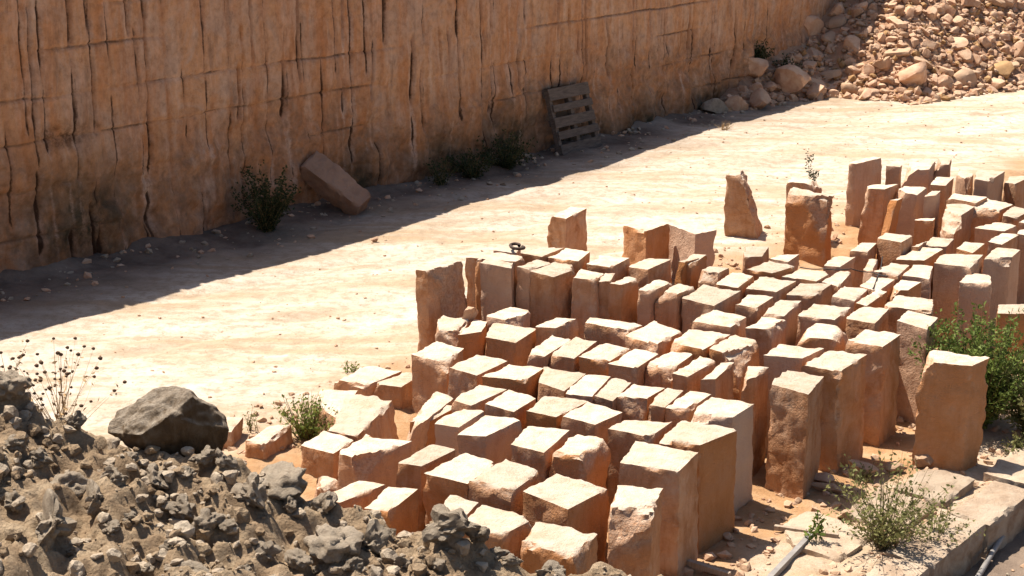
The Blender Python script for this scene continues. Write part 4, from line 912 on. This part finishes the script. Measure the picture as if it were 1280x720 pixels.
def uv2xy(u, v): return (.78 * u + .62 * v) / .9928, (-.62 * u + .78 * v) / .9928
def ledge_slab(u0, u1, v0, v1, top, h, seed, label, chips=()):
    c = [uv2xy(u0, v0), uv2xy(u0, v1), uv2xy(u1, v1), uv2xy(u1, v0)]
    cx = sum(p[0] for p in c) / 4; cy = sum(p[1] for p in c) / 4
    me = block_mesh('paving_slab', [(p[0] - cx, p[1] - cy) for p in c], h, seed, chips, step=.035, rough=1.6, spread=0, mat=M_SLAB)
    o = obj('paving_slab', me, loc=(cx, cy, top - h)); tag(o, label, 'stone slab', 'pale stone slabs along the ledge', 'thing')
ledge_slab(-5.04, -4.70, 9.7, 11.05, -.335, .5, 501, 'pale cracked stone slab at the very bottom edge of the picture beside the grey pipe')
ledge_slab(-5.08, -4.69, 11.08, 12.1, -.325, .5, 502, 'pale worn stone slab under the spindly green weed, on the ledge by the pipe')
ledge_slab(-5.02, -4.67, 12.13, 13.05, -.33, .5, 503, 'pale stone ledge slab in front of the lone upright block')
ledge_slab(-5.15, -4.66, 13.1, 13.9, -.30, .5, 504, 'greyish stone slab right of the lone upright block, under its shadow')
ledge_slab(-5.1, -4.66, 13.95, 15.3, -.33, .5, 505, 'pale stone ledge slab at the foot of the big green bush')

ledge_slab(-5.72, -5.16, 11.55, 12.25, -.318, .2, 506, 'flat cracked floor slab behind the spindly green weed', [(.9, .9, .9, .7, .7, .1)])
ledge_slab(-5.62, -5.14, 12.32, 12.95, -.312, .2, 507, 'flat pale floor slab between the spindly weed and the lone upright block', [(.1, .9, .9, -.7, .7, .1)])
ledge_slab(-5.95, -5.3, 10.75, 11.4, -.322, .2, 508, 'flat floor slab under the front of the spindly weed, right of the grey bar', [(.15, .2, .9, -.7, -.6, .1)])

def pole(name, a, b, rad, mat, label, cat, sides=8, square=False):
    a, b = Vector(a), Vector(b); d = b - a; L_ = d.length; n = 24
    t = np.linspace(0, 1, n); sd = 4 if square else sides
    ang = np.arange(sd) * 2 * math.pi / sd + (math.pi / 4 if square else 0)
    wob = .12 * rad * fbm(xyz(t * L_ * 3, 0 * t), 1, 2, 5)
    V = [];
    for i in range(n):
        rr = rad * (1.02 if i % 7 else 1.06) + wob[i]
        for k in ang: V.append((rr * math.cos(k), rr * math.sin(k), t[i] * L_))
    Fc = [[i * sd + k, i * sd + (k + 1) % sd, (i + 1) * sd + (k + 1) % sd, (i + 1) * sd + k] for i in range(n - 1) for k in range(sd)]
    V += [(0, 0, 0), (0, 0, L_)]; m0 = len(V) - 2
    for k in range(sd):
        Fc.append([m0, (k + 1) % sd, k, k]); Fc.append([m0 + 1, (n - 1) * sd + k, (n - 1) * sd + (k + 1) % sd, (n - 1) * sd + (k + 1) % sd])
    bm = bmesh.new(); vs = [bm.verts.new(v) for v in V]
    for f in Fc:
        u_ = list(dict.fromkeys(f)); bm.faces.new([vs[i] for i in u_])
    bmesh.ops.recalc_face_normals(bm, faces=bm.faces[:])
    me = bpy.data.meshes.new(name); bm.to_mesh(me); bm.free(); me.materials.append(mat)
    for p in me.polygons: p.use_smooth = not square
    o = obj(name, me, loc=a); o.rotation_mode = 'QUATERNION'; o.rotation_quaternion = d.to_track_quat('Z', 'Y')
    tag(o, label, cat); return o
def lift(p, dz): return (p[0], p[1], p[2] + dz)
pa, pb = Vector(PIPE[0]), Vector(PIPE[1]); pb = pb + (pb - pa) * .5
pole('grey_pipe', pa, pb, .024, M_PIPE, 'thin grey metal pipe lying below the edge of the pale stone ledge', 'pipe')
pole('wooden_batten', lift(STICK[0], .02), lift(STICK[1], .02), .024, M_WOODP, 'short pale wooden batten lying left of the spindly green weed', 'wood stick', square=True)
pole('grey_bar', lift(BAR[0], .015), lift(Vector(BAR[1]), .015), .03, M_PIPE, 'grey flat bar on the sand running to the bottom edge of the picture', 'bar', square=True)
pole('wooden_stake', lift(STAKE[0], .02), lift(STAKE[1], .02), .028, M_WOODP, 'pale wooden stake in the block shadow at the bottom edge', 'wood stick', square=True)
def small_stone(p, s, mat, seed, label, flat=.6, sc=(1, 1, 1), rz=0.):
    o = obj('loose_stone', rock_mesh('loose_stone', seed, mat, 3, True, .06, flat)); o.location = (p[0], p[1], gz(p[0], p[1]) - .02 * s)
    o.scale = (s * sc[0], s * sc[1], s * sc[2]); o.rotation_euler = (0, 0, rz); tag(o, label, 'stone')
small_stone(WHITE_STONE[0], .2, M_SCREE_PALE, 411, 'rounded white stone at the foot of the lone upright block', .6)
small_stone(FLAT_PIECE[0], .3, M_SCREE_PALE, 412, 'flat pale stone offcut beside the tall block with the square top', .4, (1, .4, .6), -.5)
small_stone(RED_STONE[0], .1, M_SCREE, 413, 'single small red stone on the sunny road by the shadow edge', .9)
for i, (u, v, s, lab) in enumerate([(-6.05, 12.55, .26, 'pale chipped offcut between the tall end blocks and the lone upright block'), (-5.85, 12.85, .2, 'small pale offcut behind the white stone near the lone block'),
        (-6.2, 12.2, .22, 'pinkish stone chip at the foot of the rough tall end block'), (-5.7, 11.6, .17, 'small stone on the dust just behind the spindly green weed')]):
    x, y = uv2xy(u, v); small_stone((x, y), s, M_SCREE_PALE if i % 2 else M_SCREE, 420 + i, lab, .6, (1, .8, .8), i * 1.3)

# wire loop and strip on the far taller blocks, cable across the right hand blocks
def curve_thing(name, pts, rad, mat, label, cat):
    cu = bpy.data.curves.new(name, 'CURVE'); cu.dimensions = '3D'; cu.bevel_depth = rad; cu.bevel_resolution = 2
    sp = cu.splines.new('POLY'); sp.points.add(len(pts) - 1)
    for q, p in zip(sp.points, pts): q.co = (*p, 1)
    o = bpy.data.objects.new(name, cu)
    dg = bpy.context.evaluated_depsgraph_get(); C.objects.link(o); dg.update()
    me = bpy.data.meshes.new_from_object(o.evaluated_get(dg)); bpy.data.objects.remove(o); me.materials.clear(); me.materials.append(mat)
    for p in me.polygons: p.use_smooth = True
    return tag(obj(name, me), label, cat)
def build_extras():
    c = Vector(LOOP[0]); pts = []
    for i in range(40):
        a = i / 39 * 2.2 * math.pi; r_ = .08 + .02 * math.sin(a * 1.5); s_ = .0015 * i
        pts.append((c.x + s_ + r_ * .8 * math.cos(a), c.y + .03 * s_ + r_ * .9 * math.sin(a), c.z + .015 + .01 * math.sin(a * .5 + 1)))
    curve_thing('wire_loop', pts, .017, M_RUST, 'dark rusty coil of strip lying on the taller blocks by the road', 'wire')
    def cab(P_, name, label, lift_=.0):
        P_ = [Vector(p) for p in P_]; pts = []
        for a, b_ in zip(P_, P_[1:]):
            for k in range(6): q = a.lerp(b_, k / 6); pts.append((q.x, q.y, q.z + lift_ - .012 * math.sin(math.pi * k / 6)))
        pts.append((P_[-1].x, P_[-1].y, P_[-1].z + lift_)); curve_thing(name, pts, .006, M_CABLE, label, 'cable')
    cab(CABLE_A, 'black_cable', 'thin black cable lying across the blocks before the far cluster')
    cab(CABLE_B, 'black_cable', 'short black cable hanging over block tops left of the green bush')
    p = SHARD[0]
    o = obj('stone_shard', rock_mesh('stone_shard', 431, M_SCREE, 3, True, .05, 1.2)); o.location = (p[0], p[1], p[2] - .04); o.scale = (.16, .13, .27); o.rotation_euler = (.1, .35, .4)
    tag(o, 'pinkish stone shard standing on the crumbling block by the broken corner block', 'stone')
    # dry umbel plant on the heap behind the crest
    for (x, y), h_, sp, n, sd, lab in (((-2.88, 9.82), .74, .42, 30, 41, 'dry brown plant with many dark seed heads on the heap, left of the boulder'),
                                       ((-3.2, 9.85), .52, .28, 16, 42, 'dry seed head plant at the left edge behind the dark lumpy rock')):
        z = float(heap_z(np.array([x]), np.array([y]))[0])
        t, paths = plant('dry_plant', lab, 'plant', (x, y), h_, sp, n, M_DRY, .035, 130, stem=M_DRY, seed=sd, start=.05, rad=.0035, curl=.4, zoff=z - gz(x, y) + .0)
        R = np.random.RandomState(sd); P_ = []; S_ = []
        for pts, _ in paths:
            P_.append(pts[-1]); S_.append(.020 + .012 * R.rand())
            if R.rand() < .6:
                q = pts[4]; P_.append((q[0] + R.normal() * .035, q[1] + R.normal() * .035, q[2] + .05)); S_.append(.016 + .008 * R.rand())
        hm = [rock_mesh('seed_head', 71 + k, M_DRYHEAD, 1, False, .1, 1.) for k in range(3)]
        for i, (p_, s_) in enumerate(zip(P_, S_)):
            o = obj('seed_head', hm[i % 3], t, (p_[0], p_[1], p_[2] - s_ * .4)); o.scale = (s_,) * 3


# ------------------------------------------------------------------ pallet leaning on the face
def box_bm(bm, cx, cy, cz, sx, sy, sz, r=None, rough=.004):
    m = bmesh.ops.create_cube(bm, size=1)
    for v in m['verts']:
        v.co = Vector((v.co.x * sx + cx, v.co.y * sy + cy, v.co.z * sz + cz))
        if r: v.co += Vector((r.uniform(-rough, rough), r.uniform(-rough, rough), r.uniform(-rough, rough)))
def part_box(name, parent, mat, dims, r):
    bm = bmesh.new(); box_bm(bm, *dims, r); bmesh.ops.bevel(bm, geom=bm.edges[:], offset=.004, segments=1, affect='EDGES')
    me = bpy.data.meshes.new(name); bm.to_mesh(me); bm.free(); me.materials.append(mat); return obj(name, me, parent)
def build_pallet():
    a, b = Vector(PALLET[0]), Vector(PALLET[1]); mid = (a + b) / 2
    i_ = int(np.argmin((_dwx - mid.x) ** 2 + (_dwy - mid.y) ** 2)); nx_, ny_ = wall_n(_dense_s[i_]); ax = Vector((-float(ny_), float(nx_), 0)); W = 1.2
    mid = mid + Vector((float(nx_), float(ny_), 0)) * .24 - ax * .34
    t = thing('wooden_pallet', 'weathered grey wooden pallet leaning against the shaded quarry face', 'pallet', (mid.x, mid.y, gz(mid.x, mid.y)))
    r = random.Random(3)
    H_ = 1.12
    # local frame: x along the face, y away from it, z up the pallet; boards run along x
    for k, (z, w) in enumerate(((.08, .17), (.32, .13), (.54, .17), (.78, .12), (1.02, .20))):
        part_box('deck_board', t, M_WOOD, (r.uniform(-.02, .02), .055, z, W * (1.0 - .03 * (k == 3)), .026, w), r)
    for x in (-W / 2 + .05, 0, W / 2 - .05):
        part_box('stringer', t, M_WOOD, (x, -.005, H_ / 2, .09, .088, H_), r)
    for z in (.08, .55, 1.04): part_box('bottom_board', t, M_WOOD, (0, -.063, z, W, .022, .11), r)
    t.rotation_mode = 'QUATERNION'
    yv = Vector((-ax.y, ax.x, 0)) * -1; lean = math.radians(16)
    zv = (Vector((0, 0, 1)) * math.cos(lean) - yv * math.sin(lean)); yy = yv * math.cos(lean) + Vector((0, 0, 1)) * math.sin(lean)
    t.rotation_quaternion = Matrix((yy.cross(zv), yy, zv)).transposed().to_quaternion()
build_pallet()

# fallen long block propped against the face
def build_lean():
    p = Vector(LEAN[0])
    quad = [(-.19, -.15), (-.19, .15), (.19, .15), (.19, -.15)]
    me = block_mesh('fallen_block', quad, 1.05, 777, [(1., .5, .62, 1, 0, -.15), (.3, 0, .97, -.2, -.8, .5), (.5, 1., .62, 0, 1, .25)], rough=1.8, mat=mat_rock('fallen_block_stone', [(.3, (.26, .14, .085)), (.6, (.36, .22, .145)), (.8, (.42, .28, .20))], (.38, .25, .175), 3., .7, .5))
    o = obj('fallen_block', me)
    axis = Vector((-.66, .22, .44)).normalized()           # up along the leaning block
    side = Vector((.55, .62, .3)); side = (side - axis * side.dot(axis)).normalized(); third = axis.cross(side)
    o.rotation_mode = 'QUATERNION'; o.rotation_quaternion = Matrix((side, third, axis)).transposed().to_quaternion()
    o.location = p - axis * .02
    tag(o, 'long fallen stone block tilted against the foot of the shaded quarry face', 'stone block')
build_lean()
for i, ((x, y, z), s) in enumerate(zip(BASE_ROCKS, (.55, .4, .55, .66, .42, .3))):
    o = obj('fallen_rock', rock_mesh('fallen_rock', 640 + i, M_SCREE if i != 0 else M_CLOD, 3, True, .06, .7)); y += .35 if i == 3 else 0
    o.location = (x, y, max(gz(x, y), float(scree_z(np.array([x]), np.array([y]))[0])) - .04); o.scale = (s,) * 3
    o.rotation_euler = (.1, .1, 2.2 * i + .4)
    tag(o, ('squat grey rock by the face where the rubble begins', 'small pale rock on the shaded floor, second from the squat grey rock', 'upright pinkish rock leaning on the face above smaller stones', 'long flat brown boulder lying in shade at the toe of the rubble', 'blunt rock at the shadow edge right of the long flat boulder', 'small rock between the squat grey rock and the upright pinkish rock')[i], 'rock')

# ------------------------------------------------------------------ plants
def leaf_mass(name, r, n, bounds, size, mat, parent, shape='ball', droop=.3):
    V = []; Fc = []
    for _ in range(n):
        p = bounds(r); s = size * r.uniform(.6, 1.3)
        d = Vector((r.gauss(0, 1), r.gauss(0, 1), r.gauss(.5, .8))).normalized()
        w = d.cross(Vector((r.gauss(0, 1), r.gauss(0, 1), r.gauss(0, 1)))).normalized()
        k = len(V); p = Vector(p)
        V += [p - w * s * .16, p + d * s * .5 - w * s * .24, p + d * s, p + d * s * .5 + w * s * .24, ]
        Fc.append([k, k + 1, k + 2, k + 3])
    me = mesh_np(name, [v[:] for v in V], Fc, mat, False); return obj(name, me, parent)
def stems_mesh(name, paths, mat, parent):
    V = []; Fc = []
    for pts, r0 in paths:
        n = len(pts)
        for i, p in enumerate(pts):
            rr = r0 * (1 - .75 * i / (n - 1))
            for k in range(3):
                V.append((p[0] + rr * math.cos(k * 2.094), p[1] + rr * math.sin(k * 2.094), p[2]))
        b = len(V) - 3 * n
        for i in range(n - 1):
            for k in range(3): Fc.append([b + 3 * i + k, b + 3 * i + (k + 1) % 3, b + 3 * i + 3 + (k + 1) % 3, b + 3 * i + 3 + k])
    me = mesh_np(name, V, Fc, mat, True); return obj(name, me, parent)
def plant(name, label, cat, loc, h, spread, n, mat, leaf, leaves, stem=M_STEM, seed=1, start=.25, rad=.006, curl=.25, group=None, zoff=0.):
    r = random.Random(seed); t = thing(name, label, cat, (loc[0], loc[1], gz(loc[0], loc[1]) - .02 + zoff), group)
    paths = []
    for _ in range(n):
        a = r.uniform(0, 6.283); lean = spread * math.sqrt(r.random()); hh_ = h * r.uniform(.55, 1.05) * (1 - .35 * (lean / max(spread, .01)) ** 2)
        m = 7; pts = []
        ox, oy = r.gauss(0, .03), r.gauss(0, .03); c1 = r.uniform(-curl, curl)
        for i in range(m):
            k = i / (m - 1); q = lean * k ** (1.2)
            pts.append((ox + math.cos(a + c1 * k) * q, oy + math.sin(a + c1 * k) * q, hh_ * k))
        paths.append((pts, rad * r.uniform(.7, 1.2)))
    stems_mesh('stems', paths, stem, t)
    if leaves:
        def along(r):
            pts = r.choice(paths)[0]; k = start + (1 - start) * r.random(); f = k * (len(pts) - 1); i = min(len(pts) - 2, int(f)); f -= i
            return [pts[i][c] + f * (pts[i + 1][c] - pts[i][c]) + r.gauss(0, leaf * .35) for c in range(3)]
        leaf_mass('foliage', r, leaves, along, leaf, mat, t)
    return t, paths
plant('green_bush', 'big fresh green bush behind the lone upright block', 'bush', BUSH[0], 1.25, .66, 220, M_GREEN, .044, 17000, seed=2, start=.12, rad=.007)
plant('green_bush', 'green bush cut by the right edge of the picture', 'bush', BUSH2[0], .85, .5, 60, M_GREEN2, .055, 2600, seed=3, start=.1)
plant('spindly_weed', 'spindly grey green weed with thin stems spilling over the pale ledge slabs', 'plant', WEED[0], .78, .62, 85, M_GREEN2, .042, 1500, seed=4, start=.22, rad=.005)
plant('spindly_weed', 'low sparse weed right of the larger spindly weed on the slab', 'plant', WEED2[0], .46, .42, 34, M_GREEN2, .038, 560, seed=5, start=.3, rad=.004)
plant('tall_sprig', 'single thin sprig with a leafy tuft on top beside the batten', 'plant', SPRIG[0], .34, .03, 3, M_GREEN, .05, 90, seed=6, start=.75, rad=.006)
plant('green_tuft', 'small green tuft at the right edge next to the greyish slab', 'plant', GRASS_R[0], .28, .22, 24, M_GREEN2, .035, 420, seed=7)
plant('green_tuft', 'sparse tuft in the shade at the foot of the rough tall block', 'plant', GRASS_R2[0], .22, .14, 16, M_GREEN2, .028, 160, seed=8)
plant('roadside_weed', 'bushy weed growing between low blocks at the road edge on the left', 'plant', WEED_L[0], .48, .30, 90, M_YELLOWG, .035, 1100, seed=9, start=.2)
plant('roadside_weed', 'thin weed with one long bare stalk, left of the bushy roadside weed', 'plant', WEED_L2[0], .26, .12, 9, M_GREEN2, .03, 90, seed=10)
plant('roadside_weed', 'tiny yellow green tuft behind the leftmost flat blocks', 'plant', WEED_L3[0], .14, .1, 16, M_YELLOWG, .03, 90, seed=11)
plant('seedling', 'dark slender seedling growing behind the rough standing block', 'plant', SEEDLING[0], 1.12, .10, 5, M_DARKLEAF, .045, 190, seed=12, start=.55, rad=.005)
plant('grass_tuft', 'yellow green grass tuft in front of the rough standing block', 'plant', TUFT[0], .24, .26, 60, M_YELLOWG, .05, 420, seed=13, start=.5, rad=.004)
plant('wall_shrub', 'dark shrub at the face foot left of the long fallen block', 'shrub', SHRUB1[0], 1.0, .5, 80, M_DARKLEAF, .05, 3200, seed=14, start=.1)
plant('wall_shrub', 'small shrub at the face foot right of the long fallen block', 'shrub', SHRUB2[0], .5, .3, 30, M_DARKLEAF, .045, 500, seed=15, start=.15)
plant('wall_shrub', 'wide dark shrub at the face foot just left of the pallet', 'shrub', SHRUB3[0], .7, .6, 70, M_DARKLEAF, .05, 2400, seed=16, start=.1)
plant('wall_shrub', 'low dark shrub midway between the long fallen block and the pallet', 'shrub', SHRUB4[0], .55, .45, 50, M_DARKLEAF, .05, 1300, seed=17, start=.1)
plant('dry_grass', 'little tuft of dry straw at the shadow edge before the rubble', 'grass', DRYGRASS[0], .22, .22, 40, M_DRY, .03, 60, stem=M_DRY, seed=18)
for p_, lab, sd in ((RUB_WEED[0], 'dark green weed against the face among the shaded rubble rocks', 51), (RUB_WEED[1], 'dark green weed under the biggest brown boulder in the shaded corner', 52)):
    zz = max(float(scree_z(np.array([p_[0]]), np.array([p_[1]]))[0]), gz(p_[0], p_[1]))
    plant('rubble_weed', lab, 'plant', p_, .55, .3, 40, M_DARKLEAF, .06, 900, seed=sd, start=.1, zoff=zz - gz(p_[0], p_[1]))
build_extras()


# ------------------------------------------------------------------ camera, sky, sun
cam = bpy.data.cameras.new('camera'); co = bpy.data.objects.new('camera', cam); C.objects.link(co)
co.location = (0, 0, 5); co.rotation_euler = (math.radians(75), 0, 0)
cam.sensor_width = 36; cam.lens = 2050 / 1280 * 36; cam.clip_end = 2000; cam.clip_start = .1
bpy.context.scene.camera = co
w = bpy.data.worlds.new('World'); bpy.context.scene.world = w; w.use_nodes = True
nt = w.node_tree; bg = nt.nodes['Background']; sky = nt.nodes.new('ShaderNodeTexSky'); sky.sky_type = 'NISHITA'; sky.sun_disc = False
sky.sun_elevation = SUN_EL; sky.sun_rotation = math.atan2(-LH.x, -LH.y); sky.altitude = 200; sky.dust_density = 2.0
nt.links.new(sky.outputs[0], bg.inputs[0]); bg.inputs[1].default_value = .062
sun = bpy.data.lights.new('sun', 'SUN'); so = bpy.data.objects.new('sun', sun); C.objects.link(so)
sun.energy = 5.0; sun.angle = math.radians(.53); sun.color = (1.0, .915, .80)
ld = Vector((LH.x * math.cos(SUN_EL), LH.y * math.cos(SUN_EL), -math.sin(SUN_EL)))
so.rotation_euler = ld.to_track_quat('-Z', 'Y').to_euler(); so.location = (-10, 10, 30)
sc = bpy.context.scene
sc.view_settings.view_transform = 'Standard'; sc.view_settings.look = 'None'; sc.view_settings.gamma = 1
sc.view_settings.exposure = 1.0
sc.cycles.max_bounces = 8; sc.cycles.diffuse_bounces = 6
